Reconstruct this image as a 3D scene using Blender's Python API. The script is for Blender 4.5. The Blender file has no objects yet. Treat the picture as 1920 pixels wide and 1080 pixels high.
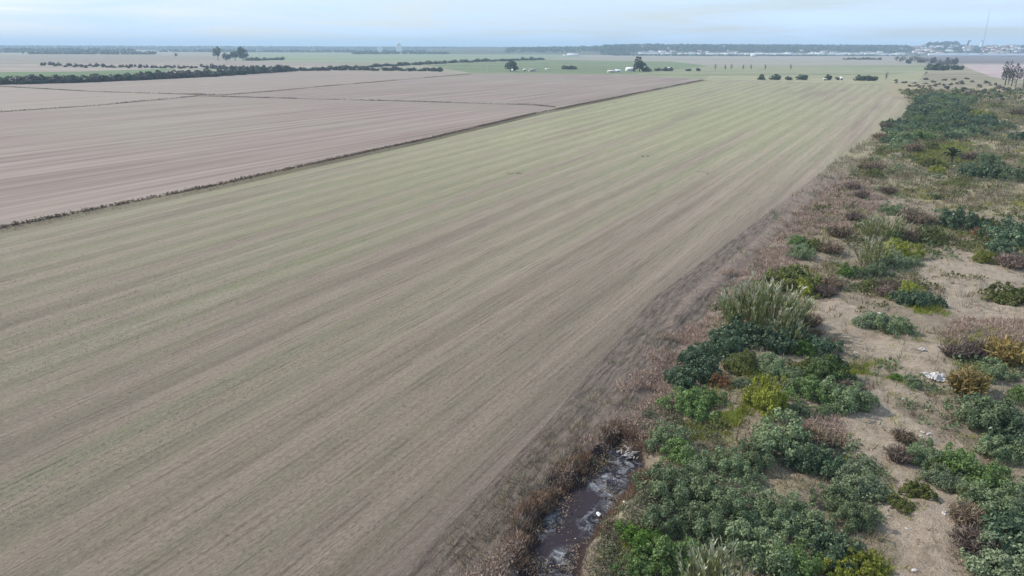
import bpy, bmesh, math, random
import numpy as np
from mathutils import Vector
from mathutils.geometry import tessellate_polygon

# ------------------------------------------------------------------ camera, light, exposure
sc = bpy.context.scene
COL = sc.collection
FPX, CAMH = 1371.0, 22.0                       # focal length in 1920-px pixels, drone height in metres
PITCH, ROLL = math.atan(452 / FPX), math.radians(0.2)
cam_d = bpy.data.cameras.new("camera"); cam = bpy.data.objects.new("camera", cam_d); COL.objects.link(cam)
cam_d.sensor_width = 36.0; cam_d.lens = 36.0 * FPX / 1920.0
cam_d.clip_start = 0.1; cam_d.clip_end = 60000
cam.location = (0, 0, CAMH)
from mathutils import Matrix
cam.rotation_euler = (Matrix.Rotation(math.pi / 2 - PITCH, 4, 'X') @ Matrix.Rotation(ROLL, 4, 'Z')).to_euler()
sc.camera = cam

SUN_EL, SUN_AZ = math.radians(40), math.radians(-62)   # azimuth measured from +Y towards +X
sun_d = bpy.data.lights.new("sun", 'SUN'); sun = bpy.data.objects.new("sun", sun_d); COL.objects.link(sun)
sun_d.energy = 3.9; sun_d.angle = math.radians(1.2); sun_d.color = (1.0, 0.92, 0.82)
sdir = Vector((math.sin(SUN_AZ) * math.cos(SUN_EL), math.cos(SUN_AZ) * math.cos(SUN_EL), math.sin(SUN_EL)))
sun.rotation_euler = sdir.to_track_quat('Z', 'Y').to_euler()

w = bpy.data.worlds.new("World"); sc.world = w; w.use_nodes = True
nt = w.node_tree; nt.nodes.clear()
def N(t, ty, **k):
    n = t.nodes.new(ty)
    for a, b in k.items(): setattr(n, a, b)
    return n
sky = N(nt, 'ShaderNodeTexSky'); sky.sky_type = 'NISHITA'; sky.sun_disc = False
sky.sun_elevation = SUN_EL; sky.sun_rotation = SUN_AZ; sky.air_density = 1.0; sky.dust_density = 0.8; sky.ozone_density = 1.0
bg = N(nt, 'ShaderNodeBackground'); bg.inputs[1].default_value = 0.12
wo = N(nt, 'ShaderNodeOutputWorld')
tc = N(nt, 'ShaderNodeTexCoord'); sep = N(nt, 'ShaderNodeSeparateXYZ'); nt.links.new(tc.outputs['Generated'], sep.inputs[0])
zz = N(nt, 'ShaderNodeMath', operation='ADD'); zz.inputs[1].default_value = 0.06; nt.links.new(sep.outputs[2], zz.inputs[0])
zm = N(nt, 'ShaderNodeMath', operation='MAXIMUM'); zm.inputs[1].default_value = 0.03; nt.links.new(zz.outputs[0], zm.inputs[0])
dx = N(nt, 'ShaderNodeMath', operation='DIVIDE'); dy = N(nt, 'ShaderNodeMath', operation='DIVIDE')
nt.links.new(sep.outputs[0], dx.inputs[0]); nt.links.new(zm.outputs[0], dx.inputs[1])
nt.links.new(sep.outputs[1], dy.inputs[0]); nt.links.new(zm.outputs[0], dy.inputs[1])
cmb = N(nt, 'ShaderNodeCombineXYZ'); nt.links.new(dx.outputs[0], cmb.inputs[0]); nt.links.new(dy.outputs[0], cmb.inputs[1])
cn = N(nt, 'ShaderNodeTexNoise'); cn.inputs['Scale'].default_value = 0.32; cn.inputs['Detail'].default_value = 6; cn.inputs['Roughness'].default_value = 0.55
cn.inputs['Distortion'].default_value = 0.6
nt.links.new(cmb.outputs[0], cn.inputs['Vector'])
cr = N(nt, 'ShaderNodeMapRange'); cr.inputs[1].default_value = 0.36; cr.inputs[2].default_value = 0.66; cr.inputs[3].default_value = 0.30; cr.inputs[4].default_value = 1.0
nt.links.new(cn.outputs[0], cr.inputs[0])
mx = N(nt, 'ShaderNodeMix', data_type='RGBA'); nt.links.new(cr.outputs[0], mx.inputs[0]); nt.links.new(sky.outputs[0], mx.inputs[6])
mx.inputs[7].default_value = (5.6, 7.1, 9.4, 1)
nt.links.new(mx.outputs[2], bg.inputs[0]); nt.links.new(bg.outputs[0], wo.inputs[0])

sc.view_settings.view_transform = 'Standard'; sc.view_settings.look = 'None'
sc.view_settings.exposure = 0.15; sc.view_settings.gamma = 1.0; sc.view_settings.use_curve_mapping = False
sc.render.filter_size = 1.9
sc.cycles.use_denoising = True
sc.cycles.max_bounces = 5; sc.cycles.diffuse_bounces = 3; sc.cycles.transmission_bounces = 3; sc.cycles.volume_bounces = 3

# ------------------------------------------------------------------ measuring and noise helpers
def at(px, py, z=0.0):
    x, y = px - 960, 540 - py
    c, s = math.cos(ROLL), math.sin(ROLL)
    X, Y = c * x - s * y, s * x + c * y
    d = (X, FPX * math.cos(PITCH) + Y * math.sin(PITCH), -FPX * math.sin(PITCH) + Y * math.cos(PITCH))
    t = (z - CAMH) / d[2]
    return (d[0] * t, d[1] * t)
def atd(px, py, dist):
    """point on the line of sight of a photo pixel at a given forward distance (for things standing above the horizon)"""
    x, y = px - 960, 540 - py
    c, s = math.cos(ROLL), math.sin(ROLL)
    X, Y = c * x - s * y, s * x + c * y
    d = (X, FPX * math.cos(PITCH) + Y * math.sin(PITCH), -FPX * math.sin(PITCH) + Y * math.cos(PITCH))
    t = dist / d[1]
    return (d[0] * t, dist, CAMH + d[2] * t)

rng = np.random.default_rng(11)
_tab = np.random.default_rng(5).random((257, 257))
def vn(x, y, s=1.0, o=0.0):
    x = np.asarray(x, float) * s + o * 17.3 + 1000; y = np.asarray(y, float) * s + o * 9.7 + 1000
    ix = np.floor(x).astype(int); iy = np.floor(y).astype(int); fx = x - ix; fy = y - iy
    fx = fx * fx * (3 - 2 * fx); fy = fy * fy * (3 - 2 * fy)
    a = _tab[ix % 256, iy % 256]; b = _tab[(ix + 1) % 256, iy % 256]; c = _tab[ix % 256, (iy + 1) % 256]; d = _tab[(ix + 1) % 256, (iy + 1) % 256]
    return (a * (1 - fx) + b * fx) * (1 - fy) + (c * (1 - fx) + d * fx) * fy
def fbm(x, y, s=1.0, o=0.0, n=4):
    t = 0; a = 0.5
    for k in range(n): t = t + a * vn(x, y, s * 2 ** k, o + k * 3.1); a *= 0.5
    return t / (1 - 0.5 ** n)
def inpoly(x, y, P):
    x = np.asarray(x, float); y = np.asarray(y, float); r = np.zeros(x.shape, bool); n = len(P)
    for i in range(n):
        x1, y1 = P[i]; x2, y2 = P[(i + 1) % n]
        if y1 == y2: continue
        c = ((y1 > y) != (y2 > y)) & (x < (x2 - x1) * (y - y1) / (y2 - y1) + x1)
        r ^= c
    return r
def dpoly(x, y, P):
    """signed distance, negative inside"""
    x = np.asarray(x, float); y = np.asarray(y, float); m = np.full(x.shape, 1e9); n = len(P)
    for i in range(n):
        x1, y1 = P[i]; x2, y2 = P[(i + 1) % n]
        vx, vy = x2 - x1, y2 - y1
        t = np.clip(((x - x1) * vx + (y - y1) * vy) / (vx * vx + vy * vy + 1e-9), 0, 1)
        m = np.minimum(m, np.hypot(x - x1 - t * vx, y - y1 - t * vy))
    return np.where(inpoly(x, y, P), -m, m)
def sm(a, b, x):
    t = np.clip((x - a) / (b - a), 0, 1); return t * t * (3 - 2 * t)

# ------------------------------------------------------------------ object helpers
def link(o, parent=None):
    COL.objects.link(o)
    if parent is not None: o.parent = parent
    return o
def tag(o, label=None, cat=None, group=None, kind=None):
    if label: o['label'] = label
    if cat: o['category'] = cat
    if group: o['group'] = group
    if kind: o['kind'] = kind
    return o
def mk(name, V, F, mats, smooth=False, mi=None, attrs=None, uv=None):
    V = np.asarray(V, np.float32).reshape(-1, 3); F = np.asarray(F, np.int32)
    me = bpy.data.meshes.new(name); nf, k = F.shape
    me.vertices.add(len(V)); me.vertices.foreach_set('co', V.ravel())
    me.loops.add(nf * k); me.loops.foreach_set('vertex_index', F.ravel())
    me.polygons.add(nf); me.polygons.foreach_set('loop_start', np.arange(0, nf * k, k, dtype=np.int32))
    if mi is not None: me.polygons.foreach_set('material_index', np.asarray(mi, np.int32))
    if smooth: me.polygons.foreach_set('use_smooth', np.ones(nf, bool))
    me.update(calc_edges=True)
    for m in (mats if isinstance(mats, (list, tuple)) else [mats]): me.materials.append(m)
    for an, av in (attrs or {}).items():
        a = me.attributes.new(an, 'FLOAT', 'POINT'); a.data.foreach_set('value', np.asarray(av, np.float32))
    if uv is not None:
        l = me.uv_layers.new(name='uv'); l.data.foreach_set('uv', np.asarray(uv, np.float32)[F.ravel()].ravel())
    return me
def add(name, me, parent=None, loc=(0, 0, 0), rz=0.0, s=(1, 1, 1)):
    o = bpy.data.objects.new(name, me); o.location = loc; o.rotation_euler = (0, 0, rz); o.scale = s
    return link(o, parent)
class MB:
    def __init__(s): s.v = []; s.f = []; s.m = []; s.n = 0
    def tri(s, V, F, m=0):
        V = np.asarray(V, float).reshape(-1, 3); F = np.asarray(F, int)
        s.v.append(V); s.f.append(F + s.n); s.m.append(np.full(len(F), m)); s.n += len(V)
    def quads(s, V, Q, m=0):
        Q = np.asarray(Q, int); s.tri(V, np.concatenate([Q[:, [0, 1, 2]], Q[:, [0, 2, 3]]]), m)
    def box(s, c, d, rz=0.0, m=0):
        x, y, z = [q / 2 for q in d]
        V = np.array([(-x, -y, -z), (x, -y, -z), (x, y, -z), (-x, y, -z), (-x, -y, z), (x, -y, z), (x, y, z), (-x, y, z)])
        cz, sz = math.cos(rz), math.sin(rz); V = V @ np.array([(cz, sz, 0), (-sz, cz, 0), (0, 0, 1)]) + np.array(c)
        s.quads(V, [(0, 3, 2, 1), (4, 5, 6, 7), (0, 1, 5, 4), (1, 2, 6, 5), (2, 3, 7, 6), (3, 0, 4, 7)], m)
    def tube(s, P, R, k=6, m=0, cap=True):
        P = np.asarray(P, float); n = len(P); R = np.broadcast_to(R, (n,)) if np.ndim(R) else np.full(n, R)
        V = []
        for i in range(n):
            t = P[min(i + 1, n - 1)] - P[max(i - 1, 0)]; t = t / (np.linalg.norm(t) + 1e-9)
            a = np.cross(t, (0.3, 0.9, 0.1)); a /= np.linalg.norm(a) + 1e-9; b = np.cross(t, a)
            for j in range(k):
                q = 2 * math.pi * j / k; V.append(P[i] + R[i] * (math.cos(q) * a + math.sin(q) * b))
        Q = [(i * k + j, i * k + (j + 1) % k, (i + 1) * k + (j + 1) % k, (i + 1) * k + j) for i in range(n - 1) for j in range(k)]
        s.quads(V, Q, m)
        if cap: s.tri([V[(n - 1) * k + j] for j in range(k)], [(0, j, j + 1) for j in range(1, k - 1)], m)
    def mesh(s, name, mats, smooth=False):
        return mk(name, np.concatenate(s.v), np.concatenate(s.f), mats, smooth, np.concatenate(s.m))

# ------------------------------------------------------------------ materials
def mat(name):
    m = bpy.data.materials.new(name); m.use_nodes = True; t = m.node_tree; t.nodes.clear()
    out = N(t, 'ShaderNodeOutputMaterial'); b = N(t, 'ShaderNodeBsdfPrincipled')
    b.inputs['Roughness'].default_value = 0.9
    b.inputs['Specular IOR Level'].default_value = 0.15
    t.links.new(b.outputs[0], out.inputs[0]); return m, t, b, out
def L(t, a, b): t.links.new(a, b)
def noise(t, vec, scale, detail=4, rough=0.6, dist=0.0):
    n = N(t, 'ShaderNodeTexNoise'); n.inputs['Scale'].default_value = scale; n.inputs['Detail'].default_value = detail
    n.inputs['Roughness'].default_value = rough; n.inputs['Distortion'].default_value = dist
    if vec is not None: L(t, vec, n.inputs['Vector'])
    return n.outputs[0]
def remap(t, v, a, b, c=0.0, d=1.0):
    n = N(t, 'ShaderNodeMapRange'); L(t, v, n.inputs[0])
    for i, q in enumerate((a, b, c, d)): n.inputs[i + 1].default_value = q
    return n.outputs[0]
def math2(t, op, a, b):
    n = N(t, 'ShaderNodeMath', operation=op)
    for i, q in enumerate((a, b)):
        if isinstance(q, (int, float)): n.inputs[i].default_value = q
        else: L(t, q, n.inputs[i])
    return n.outputs[0]
def mix(t, f, a, b):
    n = N(t, 'ShaderNodeMix', data_type='RGBA')
    if isinstance(f, (int, float)): n.inputs[0].default_value = f
    else: L(t, f, n.inputs[0])
    for i, q in ((6, a), (7, b)):
        if isinstance(q, tuple): n.inputs[i].default_value = (*q[:3], 1)
        else: L(t, q, n.inputs[i])
    return n.outputs[2]
def mulc(t, a, f):
    n = N(t, 'ShaderNodeVectorMath', operation='SCALE'); L(t, a, n.inputs[0])
    if isinstance(f, (int, float)): n.inputs['Scale'].default_value = f
    else: L(t, f, n.inputs['Scale'])
    return n.outputs[0]
def bump(t, h, dist, b, strength=1.0):
    n = N(t, 'ShaderNodeBump'); n.inputs['Distance'].default_value = dist; n.inputs['Strength'].default_value = strength
    L(t, h, n.inputs['Height']); L(t, n.outputs[0], b.inputs['Normal'])
def mapping(t, vec, scale, rz=0.0):
    n = N(t, 'ShaderNodeMapping'); n.inputs['Scale'].default_value = scale; n.inputs['Rotation'].default_value = (0, 0, rz); L(t, vec, n.inputs[0]); return n.outputs[0]

def flat(name, c, rough=0.8, var=0.15, sc_=1.5):
    m, t, b, o = mat(name); g = N(t, 'ShaderNodeTexCoord'); n = noise(t, g.outputs['Object'], sc_, 4)
    L(t, mix(t, n, tuple(q * (1 - var) for q in c), tuple(q * (1 + var) for q in c)), b.inputs['Base Color']); b.inputs['Roughness'].default_value = rough
    return m

def leafmat(name, dark, light, trans=0.25, rough=0.55, hue=0.0, alt=None):
    m, t, b, out = mat(name)
    g = N(t, 'ShaderNodeNewGeometry'); oi = N(t, 'ShaderNodeObjectInfo')
    c = mix(t, g.outputs['Random Per Island'], dark, light)
    if alt:
        tco = N(t, 'ShaderNodeTexCoord')
        c = mix(t, remap(t, noise(t, tco.outputs['Object'], 1.3, 2), 0.52, 0.68, 0, 0.75), c, alt)
    c = mulc(t, c, remap(t, oi.outputs['Random'], 0, 1, 0.72, 1.25))
    L(t, c, b.inputs['Base Color']); b.inputs['Roughness'].default_value = rough; b.inputs['Specular IOR Level'].default_value = 0.25
    tr = N(t, 'ShaderNodeBsdfTranslucent'); L(t, c, tr.inputs[0])
    ms = N(t, 'ShaderNodeMixShader'); ms.inputs[0].default_value = trans
    L(t, b.outputs[0], ms.inputs[1]); L(t, tr.outputs[0], ms.inputs[2]); L(t, ms.outputs[0], out.inputs[0])
    return m

LM = {
 'grey':   leafmat('leaf_grey_green', (0.120, 0.165, 0.072), (0.270, 0.335, 0.170), alt=(0.20, 0.245, 0.13)),
 'mid':    leafmat('leaf_mid_green', (0.085, 0.140, 0.036), (0.21, 0.30, 0.10)),
 'dark':   leafmat('leaf_dark_green', (0.060, 0.100, 0.050), (0.165, 0.230, 0.125), rough=0.4),
 'lime':   leafmat('leaf_lime', (0.18, 0.205, 0.022), (0.38, 0.40, 0.065)),
 'olive':  leafmat('leaf_olive', (0.095, 0.115, 0.025), (0.19, 0.205, 0.06)),
 'bright': leafmat('leaf_bright_green', (0.07, 0.15, 0.018), (0.16, 0.27, 0.045)),
 'pale':   leafmat('leaf_pale_green', (0.14, 0.18, 0.095), (0.28, 0.33, 0.19)),
 'brown':  leafmat('dry_twigs', (0.13, 0.095, 0.06), (0.31, 0.235, 0.155), trans=0.1),
 'purple': leafmat('dead_purple_twigs', (0.11, 0.078, 0.062), (0.25, 0.185, 0.145), trans=0.1),
 'rust':   leafmat('rust_leaves', (0.17, 0.075, 0.03), (0.30, 0.15, 0.07), trans=0.15),
 'yellow': leafmat('yellow_stalks', (0.17, 0.12, 0.035), (0.36, 0.27, 0.09), trans=0.2),
 'straw':  leafmat('straw_blades', (0.22, 0.175, 0.11), (0.42, 0.35, 0.23), trans=0.2),
 'pinkdry': leafmat('dead_weed_stalks', (0.28, 0.205, 0.155), (0.54, 0.41, 0.325), trans=0.15),
 'bankdry': leafmat('bank_dead_grass', (0.16, 0.10, 0.065), (0.36, 0.245, 0.165), trans=.15),
 'greygrass': leafmat('faded_grass_blades', (0.13, 0.14, 0.075), (0.27, 0.27, 0.16), trans=0.2),
 'fartan': leafmat('far_dry_scrub', (0.13, 0.115, 0.065), (0.27, 0.235, 0.15), trans=0.1),
 'far':    leafmat('far_tree_leaves', (0.035, 0.058, 0.034), (0.095, 0.13, 0.068), trans=0.1),
 'farbrown': leafmat('far_bare_crowns', (0.06, 0.055, 0.045), (0.13, 0.115, 0.09), trans=0.1),
}
M_stem = flat('bark', (0.10, 0.08, 0.065))
M_white = flat('white_paint', (0.8, 0.8, 0.78), 0.6, 0.05)
M_cream = flat('cream_wall', (0.6, 0.57, 0.5), 0.8, 0.1, 0.2)
M_greyr = flat('grey_roof', (0.30, 0.30, 0.31), 0.7, 0.1, 0.2)
M_redr = flat('red_roof', (0.30, 0.14, 0.10), 0.7, 0.15, 0.2)
M_dark = flat('dark_opening', (0.03, 0.03, 0.035), 0.5, 0.1)
M_steel = flat('grey_steel', (0.35, 0.36, 0.38), 0.5, 0.1)
M_conc = flat('concrete', (0.10, 0.10, 0.10), 0.8, 0.15, 0.1)

def crop_material():
    m, t, b, o = mat('stubble_with_green_regrowth')
    uv = N(t, 'ShaderNodeUVMap').outputs[0]; tc = N(t, 'ShaderNodeTexCoord').outputs['Object']
    sepu = N(t, 'ShaderNodeSeparateXYZ'); L(t, uv, sepu.inputs[0])
    big = noise(t, mapping(t, uv, (0.012, 0.004, 1)), 1.0, 4)                      # large areas
    mid_ = noise(t, mapping(t, uv, (0.17, 0.0055, 1)), 1.0, 5, 0.62, 0.15)            # long bands
    st = noise(t, mapping(t, uv, (0.9, 0.02, 1)), 1.0, 4, 0.65)                    # metre-wide streaks
    rw_ = noise(t, mapping(t, uv, (3.4, 0.16, 1)), 1.0, 4, 0.72)
    su = math2(t, 'SINE', math2(t, 'MULTIPLY', sepu.outputs[0], 2 * math.pi / 0.62), 0.0)
    rows = math2(t, 'ADD', rw_, math2(t, 'MULTIPLY', su, 0.045))                   # seed rows, broken
    fine = noise(t, mapping(t, uv, (7, 3, 1)), 1.0, 5, 0.85)
    # green regrowth increases along the field (v)
    gv = remap(t, sepu.outputs[1], 30, 300, 0.36, 0.95)
    gsum = math2(t, 'ADD', gv, math2(t, 'MULTIPLY', math2(t, 'SUBTRACT', mid_, 0.5), 2.2))
    gsum = math2(t, 'ADD', gsum, math2(t, 'MULTIPLY', math2(t, 'SUBTRACT', big, 0.5), 1.6))
    gu = remap(t, sepu.outputs[0], 60, 96, 0.0, -0.45)                              # right-hand side poorer
    gsum = math2(t, 'ADD', gsum, gu)
    gf = remap(t, gsum, 0.15, 1.0)
    straw = mix(t, st, (0.210, 0.170, 0.122), (0.382, 0.320, 0.240))
    grn = mix(t, st, (0.195, 0.188, 0.098), (0.335, 0.335, 0.205))
    sw = math2(t, 'SINE', math2(t, 'ADD', math2(t, 'MULTIPLY', sepu.outputs[0], 2 * math.pi / 4.8), math2(t, 'MULTIPLY', noise(t, mapping(t, uv, (0.1, 0.004, 1)), 1.0, 2), 5.0)), 0.0)
    sw2 = math2(t, 'SINE', math2(t, 'MULTIPLY', sepu.outputs[0], 2 * math.pi / 1.6), 0.0)
    sw = math2(t, 'ADD', sw, math2(t, 'MULTIPLY', sw2, 0.35))
    gf = math2(t, 'ADD', gf, math2(t, 'MULTIPLY', sw, 0.16)); gf = remap(t, gf, 0, 1)
    c = mix(t, gf, straw, grn)
    c = mulc(t, c, remap(t, sw, -1.2, 1.2, 1.09, 0.91))
    soil = (0.115, 0.09, 0.075)
    sf = remap(t, rows, 0.52, 0.70, 0.0, 0.55)
    c = mix(t, sf, c, soil)
    dk = remap(t, mid_, 0.46, 0.34, 0.0, 0.34)
    c = mix(t, dk, c, soil)
    edge = math2(t, 'ADD', sepu.outputs[0], math2(t, 'MULTIPLY', math2(t, 'SUBTRACT', mid_, 0.5), 14.0)); edn = math2(t, 'MULTIPLY', remap(t, edge, 88, 95, 0, .75), remap(t, sepu.outputs[1], 150, 90))
    c = mix(t, edn, c, mix(t, st, (0.10, 0.078, 0.065), (0.25, 0.195, 0.165)))
    c = mulc(t, c, remap(t, fine, 0.30, 0.70, 0.62, 1.38))
    c = mulc(t, c, remap(t, sepu.outputs[1], 10, 220, 0.70, 1.08))  # grazing-view brightening painted into the colour: darker near, paler far
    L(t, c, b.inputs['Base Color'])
    h = math2(t, 'ADD', math2(t, 'MULTIPLY', rows, 1.0), math2(t, 'MULTIPLY', fine, 0.8))
    bump(t, h, 0.10, b, 0.8)
    return m
def sepr(t, v):
    n = N(t, 'ShaderNodeSeparateXYZ'); L(t, v, n.inputs[0]); return n.outputs[0]
def fallow_material(name, a, bb, rz, green=0.2):
    m, t, b, o = mat(name); tc = N(t, 'ShaderNodeTexCoord').outputs['Object']
    r = mapping(t, tc, (1, 1, 1), rz)
    ln = noise(t, mapping(t, r, (0.35, 0.008, 1)), 1.0, 4, 0.6)
    fn = noise(t, mapping(t, r, (2.2, 0.06, 1)), 1.0, 4, 0.65)
    big = noise(t, tc, 0.012, 4)
    rl = math2(t, 'SINE', math2(t, 'MULTIPLY', sepr(t, r), 2 * math.pi / 3.2), 0.0)
    c = mix(t, remap(t, ln, 0.36, 0.64), a, bb); c = mulc(t, c, remap(t, rl, -1, 1, 0.95, 1.05))
    c = mix(t, remap(t, big, 0.45, 0.7, 0, green), c, (0.27, 0.27, 0.19))
    c = mulc(t, c, remap(t, fn, 0.25, 0.75, 0.85, 1.15))
    L(t, c, b.inputs['Base Color']); bump(t, fn, 0.12, b, 0.6); return m
def band_material(name, a, bb):
    m, t, b, o = mat(name); tc = N(t, 'ShaderNodeTexCoord').outputs['Object']
    n = noise(t, mapping(t, tc, (0.0016, 0.018, 1)), 1.0, 6, 0.65); n2 = noise(t, tc, 0.06, 4)
    c = mix(t, remap(t, n, 0.36, 0.62), a, bb); c = mulc(t, c, remap(t, n2, 0.3, 0.7, 0.85, 1.15)); L(t, c, b.inputs['Base Color']); return m
def attr(t, name):
    n = N(t, 'ShaderNodeAttribute'); n.attribute_name = name; return n.outputs['Fac']
def scrub_material():
    m, t, b, o = mat('scrub_soil'); tc = N(t, 'ShaderNodeTexCoord').outputs['Object']
    n1 = noise(t, tc, 0.35, 6, 0.65); n2 = noise(t, tc, 1.6, 6, 0.7); n3 = noise(t, tc, 9.0, 5, 0.75); n4 = noise(t, tc, 0.8, 5, 0.7, 1.0)
    base = mix(t, remap(t, n1, 0.35, 0.65), (0.25, 0.20, 0.145), (0.37, 0.305, 0.215))       # dry grassy soil
    base = mix(t, remap(t, n4, 0.55, 0.72, 0, 0.7), base, (0.15, 0.145, 0.075))
    sand = mix(t, remap(t, n2, 0.3, 0.7), (0.35, 0.275, 0.20), (0.50, 0.415, 0.315))
    sand = mix(t, remap(t, n4, 0.52, 0.70, 0, 0.7), sand, (0.25, 0.205, 0.13))
    def wmask(a, lo=0.35, hi=0.65): 
        return remap(t, math2(t, 'ADD', a, math2(t, 'MULTIPLY', math2(t, 'SUBTRACT', n2, 0.5), 1.1)), lo, hi)
    sand = mix(t, remap(t, n1, 0.53, 0.68, 0, 0.6), sand, (0.25, 0.185, 0.125)); sand = mix(t, remap(t, noise(t, tc, 4.0, 5, 0.8), 0.55, 0.72, 0, 0.6), sand, (0.17, 0.13, 0.095))
    c = mix(t, wmask(attr(t, 'sand')), base, sand)
    strw = mix(t, remap(t, n2, .3, .7), (0.25, 0.21, 0.12), (0.43, 0.375, 0.245)); c = mix(t, wmask(attr(t, 'straw')), c, strw)
    pk = mix(t, remap(t, n2, 0.3, 0.7), (0.16, 0.122, 0.095), (0.37, 0.29, 0.228)); c = mix(t, wmask(attr(t, 'pink')), c, pk)
    gr = mix(t, n2, (0.10, 0.135, 0.025), (0.20, 0.23, 0.05)); c = mix(t, wmask(attr(t, 'green')), c, gr)
    tn = noise(t, mapping(t, mapping(t, tc, (1, 1, 1), math.radians(28)), (3.2, 0.35, 1)), 1.0, 5, 0.75)
    trk = mix(t, remap(t, tn, .35, .62), (0.085, 0.066, 0.052), (0.26, 0.208, 0.165)); c = mix(t, wmask(attr(t, 'track')), c, trk)
    c = mix(t, wmask(attr(t, 'mud')), c, (0.055, 0.038, 0.035))
    c = mulc(t, c, remap(t, n3, 0.28, 0.72, 0.66, 1.30))
    L(t, c, b.inputs['Base Color'])
    h = math2(t, 'ADD', n3, math2(t, 'MULTIPLY', n2, 2.0)); bump(t, h, 0.15, b, 1.0)
    return m
def water_material():
    m, t, b, o = mat('stagnant_water'); tc = N(t, 'ShaderNodeTexCoord').outputs['Object']
    n = noise(t, tc, 1.8, 6, 0.75, 0.8); big = noise(t, tc, 0.42, 3)
    f = math2(t, 'MULTIPLY', remap(t, n, 0.46, 0.64), remap(t, big, 0.42, 0.56))
    n5 = noise(t, tc, 5, 5, 0.7, 1.0)
    scum = mix(t, remap(t, n5, .35, .65), (0.06, 0.06, 0.07), (0.42, 0.43, 0.44))
    c = mix(t, f, mix(t, remap(t, big, .42, .58), (0.030, 0.019, 0.021), (0.010, 0.008, 0.012)), scum)
    L(t, c, b.inputs['Base Color']); L(t, remap(t, f, 0, 1, 0.3, 0.8), b.inputs['Roughness']); b.inputs['Specular IOR Level'].default_value = 0.2
    bump(t, n5, 0.03, b, 0.4); return m

# ------------------------------------------------------------------ terrain
EY = np.array([-60, -20, 26.4, 31.1, 39.8, 63.8, 88.2, 132, 164, 209, 255, 285, 329, 354, 424, 520.])
EX = np.array([-48, -27, -1.9, 0.6, 5.0, 16.0, 31.1, 57.9, 77, 105.5, 136, 153, 175, 181, 212, 256.])
def xe(y): return np.interp(y, EY, EX)
LY = np.array([-60, 9, 89.6, 119.4, 184.3, 256.3, 543.2]); LX = np.array([-139, -105, -64.4, -49.2, -21.4, 7.1, 136.8])
def xl(y): return np.interp(y, LY, LX)

WZ = -0.75
WP = [at(*p, WZ) for p in [(930, 1230), (985, 1090), (1003, 1000), (1062, 932), (1118, 868), (1165, 828), (1192, 846), (1196, 892), (1150, 955), (1102, 1015), (1072, 1080), (1060, 1230)]]
def poly(*pp): return [at(*p) for p in pp]
SAND = [poly((1530, 565), (1600, 570), (1650, 625), (1700, 640), (1765, 655), (1780, 720), (1700, 750), (1730, 800), (1830, 830), (1850, 870), (1810, 960), (1880, 1000), (1880, 1150), (1660, 1150), (1650, 1000), (1650, 900), (1600, 850), (1550, 790), (1600, 775), (1650, 740), (1640, 690), (1590, 640), (1545, 610)),
        poly((1700, 495), (1800, 478), (1980, 500), (1980, 612), (1840, 625), (1780, 600), (1765, 560), (1730, 530)),
        poly((1890, 240), (1960, 230), (1960, 262), (1880, 262)),
        poly((1590, 380), (1660, 375), (1680, 400), (1640, 410))]
STRAW = [poly((1660, 330), (1920, 330), (1990, 420), (1800, 400), (1740, 380), (1680, 370)), poly((1840, 180), (1960, 170), (1980, 240), (1860, 235)),
         poly((1700, 300), (1760, 290), (1760, 320), (1690, 320)), poly((1150, 850), (1195, 900), (1230, 960), (1180, 1000), (1150, 960), (1180, 910)),
         poly((1420, 880), (1510, 890), (1500, 930), (1430, 920)), poly((1660, 166), (1720, 163), (1760, 170), (1670, 176)), poly((1760, 195), (1900, 190), (1920, 205), (1850, 200)),
         poly((1540, 980), (1640, 970), (1650, 1010), (1560, 1010)), poly((1280, 760), (1420, 720), (1440, 780), (1380, 840), (1290, 830))]
PINK = [poly((860, 1100), (1000, 950), (1130, 800), (1210, 700), (1300, 590), (1400, 500), (1500, 390), (1590, 330), (1650, 370), (1640, 420), (1530, 440), (1480, 500), (1390, 570), (1270, 690), (1230, 780), (1200, 830), (1100, 850), (1000, 960), (950, 1100)),
        poly((1800, 980), (1870, 960), (1880, 1020), (1830, 1050)), poly((1550, 850), (1500, 800), (1530, 770), (1580, 830)), poly((1790, 600), (1920, 600), (1900, 650), (1780, 650))]
GREEN = [poly((1685, 572), (1760, 574), (1768, 592), (1700, 598)), poly((1570, 672), (1632, 672), (1625, 698), (1575, 695)), poly((1290, 790), (1390, 780), (1380, 830), (1300, 830)),
         poly((1700, 270), (1820, 270), (1830, 310), (1720, 310)), poly((1590, 1035), (1660, 1035), (1670, 1090), (1590, 1090)), 
         poly((1250, 1020), (1180, 1060), (1130, 1075), (1180, 1000)), poly((1330, 840), (1400, 720), (1430, 700), (1410, 800))]
TRACK = [poly((740, 1090), (900, 960), (1100, 790), (1190, 680), (1260, 590), (1330, 540), (1420, 480), (1390, 540), (1290, 620), (1210, 700), (1150, 780), (1000, 940), (870, 1090))]
def mask(x, y, polys, soft):
    wx = x + (fbm(x, y, 0.35, 7, 3) - 0.5) * 5 * soft; wy = y + (fbm(x, y, 0.35, 8, 3) - 0.5) * 5 * soft
    m = np.zeros(np.shape(x))
    for P in polys: m = np.maximum(m, sm(soft, -soft, dpoly(wx, wy, P)))
    return m
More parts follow.
